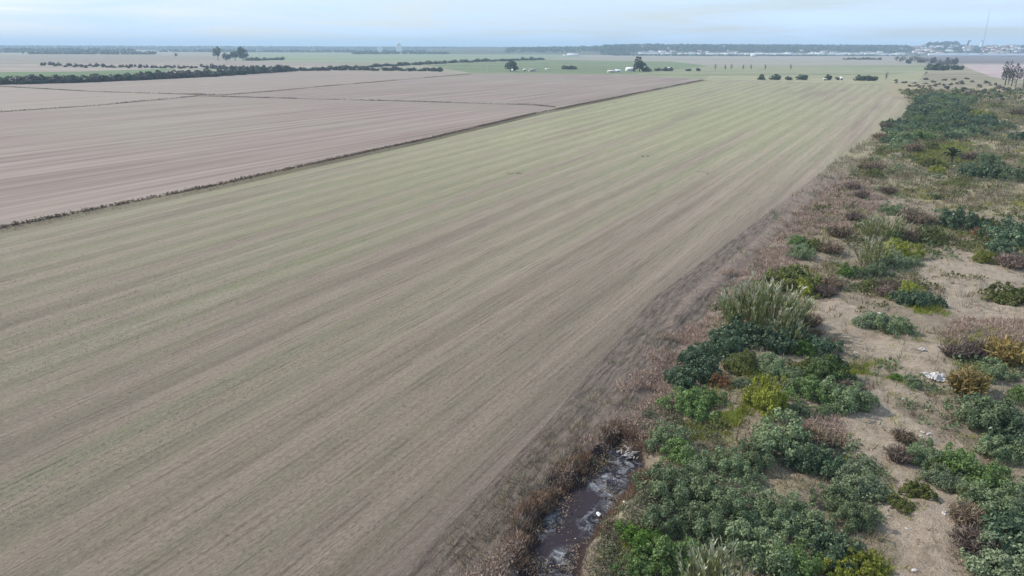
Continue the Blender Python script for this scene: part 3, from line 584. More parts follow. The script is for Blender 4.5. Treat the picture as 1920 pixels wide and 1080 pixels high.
# --- the individual shrubs of the photograph ---------------------------------------------
SH = [
 # thick grey-green mass beside the ditch (bottom centre)
 ('grey', 1252, 905, 110, 'grey-green shrub on the right bank of the muddy ditch, nearest its upper end'),
 ('grey', 1322, 915, 120, 'grey-green shrub one step right of the ditch bank shrub, in the big thicket'),
 ('grey', 1392, 945, 120, 'grey-green shrub in the middle of the big bottom thicket'),
 ('grey', 1262, 968, 110, 'grey-green shrub right of the bright green bush on the ditch bank'),
 ('grey', 1335, 985, 110, 'grey-green shrub just behind the tall dry reeds at the bottom edge'),
 ('grey', 1448, 972, 90, 'grey-green shrub just below the straw clearing in the thicket'),
 ('grey', 1503, 972, 95, 'grey-green shrub right of the thicket middle, below the straw clearing'),
 ('grey', 1425, 1020, 120, 'grey-green shrub right of the dry reeds at the bottom edge'),
 ('mid', 1262, 1038, 110, 'greener shrub left of the dry reeds at the bottom edge'),
 ('mid', 1195, 1064, 80, 'small green shrub at the bottom edge below the bright green bush'),
 ('mid', 1482, 1045, 110, 'green shrub at the bottom edge between dry reeds and dark bush'),
 ('grey', 1375, 872, 95, 'grey-green shrub left of the straw clearing, above the thicket middle'),
 ('grey', 1312, 862, 80, 'grey-green shrub above the ditch bank shrubs, below the green grass opening'),
 ('grey', 1250, 818, 80, 'grey-green shrub between brown weeds and the green grass opening'),
 ('mid', 1275, 845, 70, 'small green shrub touching the left end of the thicket top'),
 ('grey', 1470, 815, 120, 'large rounded grey-green shrub above the straw clearing'),
 ('grey', 1415, 850, 90, 'grey-green shrub on the left side of the large rounded shrub'),
 ('dark', 1512, 852, 80, 'dark green shrub under the large rounded one, beside the straw clearing'),
 ('dark', 1552, 862, 70, 'dark green shrub beside the pinkish rubble at the track'),
 ('grey', 1572, 928, 85, 'grey-green shrub right of the straw clearing, left of the sandy track'),
 ('pale', 1605, 900, 85, 'pale green shrub beside the sandy track, right of the straw clearing'),
 ('grey', 1600, 962, 80, 'grey-green shrub on the left edge of the sandy track, above the dry weeds'),
 ('pale', 1622, 870, 55, 'small pale shrub reaching onto the sandy track below the rubble'),
 ('dark', 1575, 1030, 95, 'dark glossy shrub near the bottom edge left of the sandy track'),
 ('dark', 1530, 1020, 60, 'small dark shrub beside the dark glossy one at the bottom'),
 ('lime', 1622, 1066, 85, 'yellow-green bush at the bottom edge left of the sandy track'),
 ('lime', 1572, 1068, 70, 'yellow-green bush at the bottom edge, below the dark glossy shrub'),
 ('bright', 1198, 1008, 78, 'bright green bush on the right bank of the ditch near the bottom'),
 ('olive', 1345, 792, 40, 'low yellow-green growth in the grass opening above the thicket'),
 # dark thicket above it, up to the reeds
 ('mid', 1290, 752, 95, 'mid green shrub spreading below the dark leafy thicket, by the reddish weeds'),
 ('mid', 1330, 742, 70, 'small green shrub under the rust-brown tuft of the dark thicket'),
 ('dark', 1283, 706, 70, 'dark leafy shrub at the left end of the dark thicket, beside reddish weeds'),
 ('dark', 1322, 690, 85, 'dark leafy shrub left of the olive bush in the dark thicket'),
 ('dark', 1312, 660, 70, 'dark leafy shrub on the field side of the dark thicket'),
 ('dark', 1358, 640, 80, 'dark leafy shrub above the olive bush, facing the field'),
 ('dark', 1398, 622, 80, 'dark leafy shrub directly below the big reed clump'),
 ('dark', 1445, 635, 80, 'dark leafy shrub below the right half of the big reed clump'),
 ('dark', 1488, 628, 60, 'dark leafy shrub at the right foot of the big reed clump'),
 ('brown', 1475, 646, 45, 'brown dry twigs poking out of the dark thicket below the reeds', 'bush'),
 ('olive', 1393, 680, 66, 'rounded olive-green bush inside the dark thicket', 'bush'),
 ('rust', 1352, 712, 44, 'rust-brown dry tuft below the dark thicket', 'bush'),
 ('grey', 1452, 685, 70, 'blue-grey shrub right of the rounded olive bush'),
 ('grey', 1485, 712, 60, 'grey-green shrub above right of the bright lime bush'),
 ('lime', 1441, 742, 84, 'large bright lime-yellow bush in the middle of the scrub', 'bush'),
 ('pale', 1392, 718, 40, 'pale grassy shrub between the olive and the lime bush'),
 ('grey', 1500, 765, 45, 'narrow grey shrub hugging the right side of the lime bush'),
 ('dark', 1535, 645, 60, 'dark shrub at the upper right of the green mass, beside the track bend'),
 ('bright', 1503, 652, 50, 'fresh green shrub right below the brown bush at the reeds'),
 ('olive', 1510, 688, 60, 'olive-green shrub between the blue-grey shrub and the big green mass'),
 ('mid', 1548, 690, 85, 'green shrub on top of the big green mass jutting into the track'),
 ('mid', 1520, 728, 80, 'green shrub on the lower left of the mass jutting into the track'),
 ('grey', 1572, 738, 90, 'grey-green shrub in the middle of the mass jutting into the track'),
 ('grey', 1612, 744, 62, 'grey-green shrub at the pointed right end of the mass on the track'),
 ('purple', 1600, 722, 50, 'dead purple-brown twigs behind the pointed end of the green mass', 'bush'),
 ('brown', 1520, 592, 52, 'brown dry bush to the right of the big reed clump', 'bush'),
 ('brown', 1528, 622, 34, 'small brown dry bush under the one beside the big reed clump', 'bush'),
 ('bright', 1362, 570, 30, 'small fresh green bush on the left side of the big reed clump'),
 ('pale', 1375, 590, 45, 'pale green shrub at the left foot of the big reed clump'),
 ('grey', 1540, 770, 35, 'tiny grey plant on bare soil below the green mass'),
 ('brown', 1530, 812, 70, 'wide reddish brown dry bush above the pinkish rubble', 'bush'),
 ('brown', 1568, 822, 45, 'small brown dry bush right beside the pinkish rubble', 'bush'),
 # right side, by the sandy track
 ('bright', 1681, 706, 24, 'small round bright green bush alone on the sandy track', 'bush'),
 ('grey', 1715, 712, 40, 'low grey plant between the small round bush and the white sheet'),
 ('olive', 1690, 941, 42, 'small spiky green plant on the bare sand, lower one of the pair'),
 ('olive', 1725, 918, 62, 'low dark olive bush on the bare sand, upper one of the pair'),
 ('brown', 1697, 812, 48, 'upright brown twiggy bush on the left of the right-hand shrub row', 'bush'),
 ('purple', 1690, 845, 55, 'dark twiggy bush at the left end of the right-hand shrub row', 'bush'),
 ('grey', 1735, 848, 70, 'grey-green shrub second from the left in the right-hand shrub row'),
 ('lime', 1752, 868, 34, 'small yellow-green bush in front of the right-hand shrub row', 'bush'),
 ('mid', 1790, 858, 75, 'green shrub in the middle of the right-hand shrub row'),
 ('pale', 1762, 890, 60, 'pale shrub in front of the right-hand shrub row, above the olive bush'),
 ('mid', 1846, 890, 95, 'green leafy shrub at the right of the right-hand shrub row'),
 ('grey', 1880, 838, 80, 'tall grey-green shrub behind the right-hand shrub row'),
 ('dark', 1912, 815, 95, 'dark shrub at the right edge beside the tall grey-green one'),
 ('grey', 1838, 768, 90, 'wide grey shrub below the yellow dry stalks on the right'),
 ('grey', 1885, 775, 85, 'grey shrub to the right of the one below the yellow stalks'),
 ('grey', 1880, 940, 100, 'grey-green shrub at the right edge below the shrub row'),
 ('olive', 1812, 918, 40, 'small olive bush at the front of the right-hand shrubs'),
 ('pale', 1812, 905, 40, 'small pale bush leaning on the right-hand shrub row'),
 ('brown', 1815, 955, 70, 'brown dry bush between sand and the lower right shrubs', 'bush'),
 ('dark', 1895, 1000, 100, 'dark shrub near the lower right corner'),
 ('pale', 1880, 1050, 120, 'pale green shrub filling the lower right corner'),
 ('pale', 1935, 1085, 100, 'pale green shrub cut off by the lower right corner'),
 ('purple', 1835, 1010, 85, 'faded purplish dead bush beside the pale corner shrub', 'bush'),
 ('yellow', 1818, 712, 78, 'clump of yellow-brown dry stalks right of the white sheet', 'bush'),
 ('yellow', 1890, 655, 80, 'golden yellow bush near the right edge above the dry stalks', 'bush'),
 ('grey', 1868, 692, 56, 'blue-green shrub between the two yellow clumps'),
 ('mid', 1918, 738, 48, 'fresh green bush cut by the right edge below the yellow one'),
 ('purple', 1795, 652, 50, 'low dead grey-brown bush left of the golden yellow bush', 'bush'),
 ('purple', 1840, 650, 60, 'dead grey-brown bush just beside the golden yellow bush', 'bush'),
 ('pale', 1640, 600, 60, 'left half of the flat grey-green shrub pair above the track bend'),
 ('grey', 1675, 605, 65, 'right half of the flat grey-green shrub pair above the track bend'),
 ('grey', 1705, 618, 32, 'small grey bush at the right tip of the flat shrub pair'),
 ('dark', 1742, 560, 50, 'dark green shrub at the right end behind the bright grass patch'),
 ('dark', 1708, 556, 55, 'dark green shrub at the left behind the bright grass patch'),
 ('lime', 1706, 540, 40, 'yellow-green bush just above the shrubs of the bright grass patch', 'bush'),
 ('olive', 1905, 552, 75, 'wide dark olive shrub on sand at the right edge'),
 ('olive', 1885, 556, 50, 'dark olive shrub overlapping the wide one on sand at the right edge'),
 # middle distance, behind the big reeds
 ('olive', 1482, 522, 95, 'wide yellow-green shrub just behind the big reed clump'),
 ('lime', 1500, 534, 60, 'yellow-green bush low behind the big reed clump, right part'),
 ('olive', 1440, 532, 50, 'dark olive shrub at the left behind the big reed clump'),
 ('bright', 1592, 508, 44, 'bright green bush amid brown twigs behind the reeds', 'bush'),
 ('grey', 1612, 512, 34, 'small grey shrub against the right side of the bright green bush'),
 ('brown', 1560, 522, 55, 'brown twiggy bush left of the bright green bush', 'bush'),
 ('purple', 1548, 540, 50, 'dead grey twigs in front of the brown twiggy bush', 'bush'),
 ('olive', 1634, 534, 40, 'olive bush right below the bright green one'),
 ('brown', 1668, 528, 50, 'brown bare bush between the olive bush and the yellow-green one', 'bush'),
 ('purple', 1660, 542, 42, 'dead twiggy bush in front of the brown bare one', 'bush'),
 ('grey', 1645, 503, 55, 'grey-green shrub below the slanting pale reeds'),
 ('mid', 1498, 450, 42, 'dark green shrub closest to the field in the middle distance'),
 ('grey', 1505, 470, 52, 'grey-green shrub beneath the dark green one by the field'),
 ('olive', 1528, 458, 48, 'yellowish shrub to the right of the two by the field'),
 ('brown', 1560, 458, 50, 'brown dry shrub right of the yellowish one by the field', 'bush'),
 ('lime', 1690, 466, 56, 'yellow-green bush right of the slanting pale reeds', 'bush'),
 ('pale', 1680, 485, 60, 'pale green shrub in front of the yellow-green bush at the reeds'),
 ('grey', 1712, 488, 36, 'small grey shrub at the right of the pale one near the reeds'),
 ('brown', 1700, 430, 55, 'brown dry shrub right of the far reed clump', 'bush'),
 ('olive', 1745, 438, 52, 'yellow-green rounded shrub near the middle of the right scrub'),
 ('olive', 1752, 450, 40, 'low olive shrub in front of the yellow-green rounded one'),
 ('mid', 1680, 440, 35, 'small green shrub on the right side of the far reed clump'),
 ('dark', 1795, 410, 62, 'dark green shrub left of the rust-orange bush'),
 ('dark', 1818, 418, 44, 'dark green shrub touching the rust-orange bush'),
 ('rust', 1836, 434, 30, 'rust-orange bush among dark green shrubs', 'bush'),
 ('olive', 1850, 416, 40, 'yellow-green shrub above the rust-orange bush'),
 ('dark', 1882, 432, 72, 'large dark green shrub right of the rust-orange bush'),
 ('dark', 1915, 440, 60, 'dark green shrub at the right edge beyond the rust-orange bush'),
 ('dark', 1880, 460, 50, 'dark green shrub under the large one near the right edge'),
 ('lime', 1845, 481, 38, 'round yellow-green bush alone on soil near the dark shrubs', 'bush'),
 ('purple', 1900, 482, 55, 'dark dead bush at the right edge below the dark shrubs', 'bush'),
 ('purple', 1600, 342, 36, 'dark purple-brown bush by the field edge, left of the olive one', 'bush'),
 ('purple', 1616, 360, 32, 'dark brown bush just in front of the purple-brown one', 'bush'),
 ('olive', 1640, 326, 34, 'round olive-yellow bush at the near end of the far thicket', 'bush'),
 ('brown', 1640, 306, 36, 'brown dry shrub behind the round olive-yellow bush', 'bush'),
 ('brown', 1622, 308, 26, 'brown dry shrub at the field edge beside the far thicket', 'bush'),
 ('purple', 1604, 402, 38, 'mauve-grey bush on the pinkish weeds', 'bush'),
 ('brown', 1668, 352, 34, 'small red-brown bush right of the dark brown one', 'bush'),
 ('brown', 1575, 428, 50, 'brown dry shrub on the pinkish weeds below the mauve-grey bush', 'bush'),
 ('grey', 1672, 392, 40, 'grey shrub at the right end of the pinkish weeds'),
 ('brown', 1710, 398, 50, 'low brown scrub behind the brown shrub of the far reeds', 'bush'),
 ('brown', 1735, 405, 50, 'low brown scrub left of the dark green shrubs', 'bush'),
 ('olive', 1758, 370, 22, 'small dark bush on the straw grass, right one of the two'),
 ('olive', 1706, 356, 18, 'small dark bush on the straw grass, left one of the two'),
 ('dark', 1840, 322, 52, 'dark green shrub right below the palm, left one of the three'),
 ('dark', 1866, 324, 48, 'dark green shrub right below the palm, middle one of the three'),
 ('grey', 1898, 326, 50, 'grey-green shrub right below the palm, right one of the three'),
 ('olive', 1745, 306, 34, 'yellow-green shrub left of the palm foot'),
 ('lime', 1758, 318, 26, 'yellow-green shrub at the palm foot on its left'),
 ('pale', 1808, 312, 30, 'pale shrub at the palm foot on its right'),
 ('brown', 1822, 288, 40, 'brown scrub right of the palm crown', 'bush'),
 ('grey', 1855, 300, 50, 'grey scrub between the palm and the right edge'),
 ('olive', 1745, 276, 40, 'olive scrub between the far thicket and the palm'),
 ('brown', 1715, 272, 40, 'brown scrub along the near side of the far thicket', 'bush'),
 ('olive', 1868, 200, 24, 'small olive bush beyond the far thicket, by pale straw', 'bush'),
 ('brown', 1912, 206, 30, 'brown scrub at the right edge beyond the far thicket', 'bush'),
 ('lime', 1836, 212, 26, 'yellow-green bush on the far right side of the far thicket', 'bush'),
 ('dark', 1915, 255, 34, 'dark bush at the right edge beside pale sand'),
 ('brown', 1665, 232, 30, 'brown dry shrub at the field side of the far thicket', 'bush'),
 ('brown', 1652, 252, 28, 'brown dry shrub lower on the field side of the far thicket', 'bush'),
]
for s in SH:
    k, px, py, w_, lab = s[:5]
    shrub(k, px, py, w_, lab, hf={(1441, 742): 1.5, (1393, 680): 1.4, (1506, 652): 1.2}.get((px, py), 1.0), name='bush' if len(s) > 5 else 'shrub', cat='bush' if len(s) > 5 else 'shrub')

# far dark thicket by the field's far corner: shrubs nothing tells apart
TH = [at(*p) for p in [(1648, 268), (1665, 300), (1705, 285), (1725, 262), (1790, 262), (1880, 252), (1890, 238), (1830, 222), (1800, 205), (1825, 190), (1760, 182), (1715, 188), (1708, 215), (1685, 225)]]
rt = R(77); pts = []
xs0 = [p[0] for p in TH]; ys0 = [p[1] for p in TH]
tries = 0
while len(pts) < 115 and tries < 8000:
    tries += 1
    x, y = rt.uniform(min(xs0), max(xs0)), rt.uniform(min(ys0), max(ys0))
    if inpoly(x, y, TH) and all(math.hypot(x - a, (y - b) * .8) > 3.1 for a, b in pts): pts.append((x, y))
for i, (x, y) in enumerate(pts):
    k = ('dark', 'dark', 'mid', 'dark', 'grey')[int(rt.integers(5))]; fol, st_ = KIND[k][i % len(KIND[k])]
    rad = rt.uniform(1.9, 3.2)
    root = bpy.data.objects.new('thicket_shrub', None); root.location = (x, y, float(gz(x, y)) - .03); root.rotation_euler = (0, 0, rt.uniform(0, 6.28)); root.scale = (rad, rad, rad * rt.uniform(.75, 1.05)); link(root)
    tag(root, 'dark green shrub packed in the ' + ('near' if y < 190 else 'middle' if y < 235 else 'far') + ' ' + ('field-side' if x - xe(y) < 28 else 'right-hand') + ' part of the far thicket', 'shrub', 'dark shrubs of the far thicket')
    add('foliage', fol, root); add('stem', st_, root)

# --- reed clumps --------------------------------------------------------------------------
def culm_mesh(r, h=1.0, tip=True):
    """one cane: stalk, arching blades, pale feathery tip (unit height)"""
    Vs = []; Fs = []; o = 0; mi = []
    bx, by = r.normal(0, .06, 2)
    def P(f): return np.array([bx * f * f, by * f * f, f])
    for f0, f1 in ((0, .5), (.5, 1)):
        a, b = P(f0), P(f1); s = np.array([.008, .004, 0]); Vs += [a - s, a + s, b + s, b - s]; Fs += [(o, o + 1, o + 2), (o, o + 2, o + 3)]; mi += [0, 0]; o += 4
    for k in range(26):
        f = r.uniform(.12, 1.0); a = P(f); ang = r.uniform(0, 6.28); ln = r.uniform(.09, .17); d = np.array([math.cos(ang), math.sin(ang), r.uniform(3.0, 7.0)]); d /= np.linalg.norm(d)
        s = np.cross(d, (0, 0, 1)); s = s / np.linalg.norm(s) * .012; m1 = a + d * ln * .55; e = m1 + np.array([d[0] * ln * .5, d[1] * ln * .5, .05])
        Vs += [a - s * .6, a + s * .6, m1 + s, m1 - s, e]; Fs += [(o, o + 1, o + 2), (o, o + 2, o + 3), (o + 3, o + 2, o + 4)]; mi += [1 if f > .80 and tip else 0] * 3; o += 5
    return mk('culm', Vs, Fs, [LM_reed, LM_tip], mi=mi)
LM_reed = leafmat('reed_blades', (0.16, 0.19, 0.065), (0.42, 0.44, 0.20), trans=.2)
LM_tip = leafmat('reed_tips', (0.34, 0.35, 0.22), (0.56, 0.55, 0.38), trans=.2)
culms = [culm_mesh(R(100 + i)) for i in range(6)]
def reeds(px, py, wpx, hm, n, label, tilt=0.40, name='reed_clump'):
    x, y = at(px, py, 0.2); g = float(gz(x, y)); x, y = at(px, py, g); dist = math.sqrt(x * x + y * y + CAMH ** 2); rad = wpx * .5 * dist / FPX
    root = bpy.data.objects.new(name, None); root.location = (x, y, g - .05); link(root); tag(root, label, 'reeds')
    r = R(int(px + py))
    for i in range(n):
        a = r.uniform(0, 6.28); q = math.sqrt(r.random()); o = bpy.data.objects.new('culm', culms[i % 6]); cx, cy = math.cos(a) * q, math.sin(a) * q
        o.location = (cx * rad * .8, cy * rad * .62, 0); hh = hm * r.uniform(.72, 1.05) * (1 - .3 * q * q)
        o.scale = (hh * 1.5, hh * 1.5, hh); o.rotation_euler = (-cy * tilt + r.normal(0, .05), cx * tilt + r.normal(0, .05), r.uniform(-.5, .5)); link(o, root)
    return root
reeds(1428, 618, 150, 4.3, 130, 'large pale green reed clump with upright canes beside the field edge')
reeds(1652, 448, 80, 3.3, 70, 'upright pale reed clump farther back behind pinkish weeds')
reeds(1640, 495, 62, 3.0, 55, 'slanting pale reed clump in front of the farther upright clump')
reeds(1335, 1128, 110, 2.6, 80, 'straw-coloured reed tips rising at the bottom edge')
reeds(1475, 640, 60, 2.0, 40, 'short reeds drooping at the lower right of the large clump')

# --- palms ---------------------------------------------------------------------------------
def frond(r, L_=2.4):
    Vs = []; Fs = []; o = 0; n = 16; pts = []
    for i in range(n + 1):
        f = i / n; pts.append(np.array([f * L_ * math.cos(.9 * f), 0, L_ * (.30 * f - .75 * f * f)]))
    for i in range(n):
        a, b = pts[i], pts[i + 1]; s = np.array([0, .035 * (1 - i / n), 0]); Vs += [a - s, a + s, b + s, b - s]; Fs += [(o, o + 1, o + 2), (o, o + 2, o + 3)]; o += 4
        if i > 1:
            for sd in (-1, 1):
                for q in (0, .5):
                    p = a * (1 - q) + b * q; ln = .34 * math.sin(math.pi * min(1, (i + q) / n * .9 + .12)); e = p + np.array([ln * .45, sd * ln, -.18 * ln + r.normal(0, .03)])
                    w2 = np.array([.06, 0, 0]); Vs += [p - w2, p + w2, e]; Fs += [(o, o + 1, o + 2)]; o += 3
    return mk('frond', Vs, Fs, LM['palm'])
LM['palm'] = leafmat('palm_leaves', (0.02, 0.038, 0.018), (0.075, 0.10, 0.045), trans=.15, rough=.4)
def palm(px, py, trunk, fl, n, label):
    x, y = at(px, py, 0); g = float(gz(x, y)); root = bpy.data.objects.new('palm_tree', None); root.location = (x, y, g); link(root); tag(root, label, 'palm')
    b = MB(); b.tube([(0, 0, -.1), (.03, 0, trunk * .5), (0, .04, trunk)], [.28, .22, .25], 9); add('trunk', b.mesh('trunk', M_stem), root)
    r = R(int(px)); fm = [frond(r) for _ in range(3)]
    for i in range(n):
        o = add('frond', fm[i % 3], root, (0, 0, trunk), 0, (fl,) * 3); o.rotation_euler = (0, r.uniform(-1.4, -.05), 2.4 * i)
palm(1783, 308, 1.5, 1.3, 22, 'dark palm with radiating fronds standing right of the far thicket')
palm(1567, 706, .9, .45, 18, 'small dark palm beside the yellow-green grass patch at the track')

# --- ground cover (nobody could count it) ---------------------------------------------------
def tufts(name, m, n, region, r, hgt, wid, blades, lean=.5, wfun=None, dmax=330):
    """scatter n tufts where region(x, y) says so"""
    out = []
    tot = 0
    while tot < n:
        yy = 20 * (dmax / 20) ** r.random(6000); dd = -2.5 + r.random(6000) * 60 * (1 + yy / 190.)
        xx = xe(yy) + dd; p = region(xx, yy); k = r.random(6000) < p; out.append(np.stack([xx[k], yy[k]], -1)); tot += k.sum()
        if len(out) > 400: break
    Pp = np.concatenate(out)[:n]; z = gz(Pp[:, 0], Pp[:, 1]); base = np.column_stack([Pp, z])
    k = len(base); B = np.repeat(base, blades, 0); sc_ = np.repeat((1 + Pp[:, 1] / 70.) * r.uniform(.6, 1.3, k), blades)[:, None]
    a = r.uniform(0, 6.28, k * blades); sp = wid * sc_[:, 0] * r.random(k * blades) ** .6
    b0 = B + np.stack([np.cos(a) * sp, np.sin(a) * sp, np.full(k * blades, -.03)], -1)
    tip = b0 + np.stack([np.cos(a) * lean * hgt, np.sin(a) * lean * hgt, np.full(k * blades, hgt)], -1) * sc_ * r.uniform(.5, 1.2, (k * blades, 1)) + r.normal(0, .05, (k * blades, 3)) * sc_ * hgt
    t = unit(tip - b0); s = unit(np.cross(t, r.normal(0, 1, (k * blades, 3)))) * (0.016 * sc_)
    V_ = np.stack([b0 - s, b0 + s, tip], 1).reshape(-1, 3)
    o = add(name, mk(name, V_, np.arange(len(V_)).reshape(-1, 3), m)); return o
rg = R(500)
def near_water(x, y): return dpoly(x, y, WP)
def reg_pink(x, y): return mask(x, y, PINK, .8) * (near_water(x, y) > .5) * .9 * sm(.40, .60, fbm(x, y, .5, 51))
def reg_straw(x, y): return np.clip(mask(x, y, STRAW, 1) * .9 + .25 * (x - xe(y) > 4) + .8 * (x - xe(y) > -2) * sm(100, 150, y) + .8 * sm(6, 2, near_water(x, y)), 0, 1) * (1 - .93 * mask(x, y, SAND, .8)) * (near_water(x, y) > .6) * sm(.42, .56, fbm(x, y, .3, 21))
def reg_brown(x, y): return .5 * (x - xe(y) > 3) * (1 - .90 * mask(x, y, SAND, .8)) * (near_water(x, y) > .4) * sm(.50, .62, fbm(x, y, .22, 31))
def reg_green(x, y): return np.clip(mask(x, y, GREEN, .5) + .35 * sm(.56, .66, fbm(x, y, .25, 41)) * (x - xe(y) > 4) * (1 - .9 * mask(x, y, SAND, .8)), 0, 1) * (near_water(x, y) > .6)
def reg_bank(x, y): d = near_water(x, y); return np.clip(sm(.05, .5, d) * sm(1.5, .4, d) * sm(.36, .52, fbm(x, y, .9, 55)) + .10 * (d < 0) * (d > -.7), 0, 1)
tag(tufts('dead_weeds', LM['pinkdry'], 11000, reg_pink, rg, .20, .16, 6), 'pinkish brown dead weeds in a strip along the field edge', 'weeds', kind='stuff')
tag(tufts('dry_grass', LM['straw'], 15000, reg_straw, rg, .26, .15, 6), 'straw coloured dry grass scattered across the scrub', 'grass', kind='stuff')
tag(tufts('brown_weeds', LM['brown'], 5500, reg_brown, rg, .34, .2, 7), 'brown withered weeds covering parts of the scrub', 'weeds', kind='stuff')
tag(tufts('green_grass', LM['lime'], 11000, reg_green, rg, .22, .16, 7), 'yellow-green grass patches between shrubs and sand', 'grass', kind='stuff')
tag(tufts('faded_grass', LM['greygrass'], 12000, lambda x, y: reg_straw(x + 40, y) * .9, rg, .25, .16, 6), 'faded grey-green grass growing between the shrubs', 'grass', kind='stuff')
tag(tufts('bank_grass', LM['bankdry'], 5000, reg_bank, rg, .14, .18, 8, dmax=45), 'brown dead grass hanging over the banks of the muddy ditch', 'grass', kind='stuff')

def clumps(name, m, n, region, r, rad, hh, nl, ls, label, cat='weeds', dmax=420):
    out = []; tot = 0
    while tot < n and len(out) < 500:
        yy = 20 * (dmax / 20) ** r.random(6000); xx = xe(yy) + r.random(6000) * 60 * (1 + yy / 190.)
        k = r.random(6000) < region(xx, yy); out.append(np.stack([xx[k], yy[k]], -1)); tot += k.sum()
    P_ = np.concatenate(out)[:n]; k = len(P_); S = (1 + P_[:, 1] / 110.) * r.uniform(.45, 1.5, k); z = gz(P_[:, 0], P_[:, 1])
    B = np.repeat(np.column_stack([P_, z]), nl, 0); SS = np.repeat(S, nl)[:, None]; d = unit(r.normal(0, 1, (k * nl, 3))); d[:, 2] = np.abs(d[:, 2])
    C_ = B + d * r.uniform(.4, 1.05, (k * nl, 1)) * SS * np.array([rad, rad, hh]); V_, F_ = leaves(C_, d, ls * SS[:, 0], 1.7, r, .7)
    tag(add(name, mk(name, V_, F_, m)), label, cat, kind='stuff')
def reg_any(lo, hi, o, sc_=.25, sand=.85):
    return lambda x, y: .6 * (x - xe(y) > 3) * (1 - sand * mask(x, y, SAND, .8)) * (near_water(x, y) > .8) * sm(lo, hi, fbm(x, y, sc_, o))
clumps('low_scrub', LM['grey'], 1900, reg_any(.50, .62, 71, .25, .97), rg, .38, .34, 30, .085, 'low grey-green plants dotted between the larger shrubs')
clumps('brown_scrub', LM['brown'], 1500, reg_any(.50, .62, 81, .2, .88), rg, .42, .26, 44, .045, 'low brown dead plants dotted over the scrub')
clumps('olive_scrub', LM['olive'], 3600, lambda x, y: reg_any(.48, .60, 91, .15, .95)(x, y) * sm(50, 75, y), rg, .45, .30, 30, .08, 'low olive plants dotted over the scrub')
clumps('small_weeds', LM['bankdry'], 3000, reg_any(.42, .58, 97, .6, .15), rg, .15, .08, 14, .035, 'tiny weeds sprinkled over the sandy ground')
clumps('ditch_weeds', LM['brown'], 260, lambda x, y: (near_water(x, y) < .1) * (near_water(x, y) > -1.6) * sm(.45, .6, fbm(x, y, .8, 99)), rg, .4, .25, 60, .035, 'brown dead stalks standing in the ditch water', dmax=48)
clumps('bank_weeds', LM['greygrass'], 900, lambda x, y: (near_water(x, y) > .7) * (near_water(x, y) < 5) * (x - xe(y) > 2.5) * .9, rg, .28, .26, 60, .04, 'yellowish grass and weeds covering the right bank of the ditch', dmax=50)
clumps('field_edge_weeds', LM['pinkdry'], 3500, lambda x, y: reg_pink(x, y), rg, .30, .16, 40, .035, 'matted pinkish dead weeds along the field edge')

def stubble(n, r):
    yy = 21 * (110 / 21.) ** r.random(n); u = np.round(r.uniform(0, 98, n) / .62) * .62 + r.normal(0, .09, n)
    xl_s, xr_s = -64.4 + (yy - 89.6) * .443, .56 * yy - 17; x = xl_s + u * (xr_s - xl_s) / 96
    k = (np.abs(x) < yy * .85 + 6) & (x < xe(yy) - 1.5) & (r.random(n) < (sm(.36, .60, fbm(u * .5, yy * .06, .5, 33)) * .75 + .25) * sm(95, 28, yy)); x, yy = x[k], yy[k]; n = len(x)
    B = np.repeat(np.column_stack([x, yy, np.zeros(n)]), 3, 0) + r.normal(0, .035, (n * 3, 3)) * np.array([1, 1, 0]); sc_ = np.repeat(yy / 90 + .6, 3)[:, None]
    tip = B + np.column_stack([r.normal(0, .05, (n * 3, 2)), r.uniform(.015, .07, n * 3)]) * sc_; w2 = unit(np.column_stack([r.normal(0, 1, (n * 3, 2)), np.zeros(n * 3)])) * .010 * sc_
    V_ = np.stack([B - w2, B + w2, tip], 1).reshape(-1, 3); tag(add('stubble', mk('stubble', V_, np.arange(len(V_)).reshape(-1, 3), LM['stubble'])), 'cut straw stubble standing in rows over the near field', 'stubble', kind='stuff')
LM['stubble'] = leafmat('cut_straw', (0.16, 0.13, 0.09), (0.50, 0.43, 0.32), trans=.1)
stubble(190000, R(900))

# weed rows along field boundaries
def weedline(name, P, wid, h, step, m, label, r, tri=8):
    Cs = []; 
    for (x0, y0), (x1, y1) in zip(P[:-1], P[1:]):
        Ld = math.hypot(x1 - x0, y1 - y0); n = max(2, int(Ld / step)); f = r.random(n); off = r.normal(0, wid * .4, n); nx, ny = -(y1 - y0) / Ld, (x1 - x0) / Ld
        x = x0 + (x1 - x0) * f + nx * off; y = y0 + (y1 - y0) * f + ny * off
        gate = sm(.35, .55, fbm(x, y, .05, 61)) * .75 + .25; x = x + (fbm(x, y, .02, 62) - .5) * wid * 2.5; y = y + (fbm(x, y, .02, 63) - .5) * wid * 2.5
        k = r.random(n) < gate; Cs.append(np.stack([x[k], y[k], np.abs(r.normal(0, h * .4, n))[k] + .03], -1))
    C_ = np.concatenate(Cs); C_ = np.repeat(C_, tri, 0) + r.normal(0, h * .28, (len(C_) * tri, 3)); C_[:, 2] = np.abs(C_[:, 2])
    V_, F_ = leaves(C_, np.tile((0, 0, 1.), (len(C_), 1)), np.full(len(C_), h * .36), 1.6, r, 1.0)
    tag(add(name, mk(name, V_, F_, m)), label, 'weeds', kind='stuff')
M_drain = flat('dark_drain_soil', (0.12, 0.095, 0.08), .9, .3, .5)
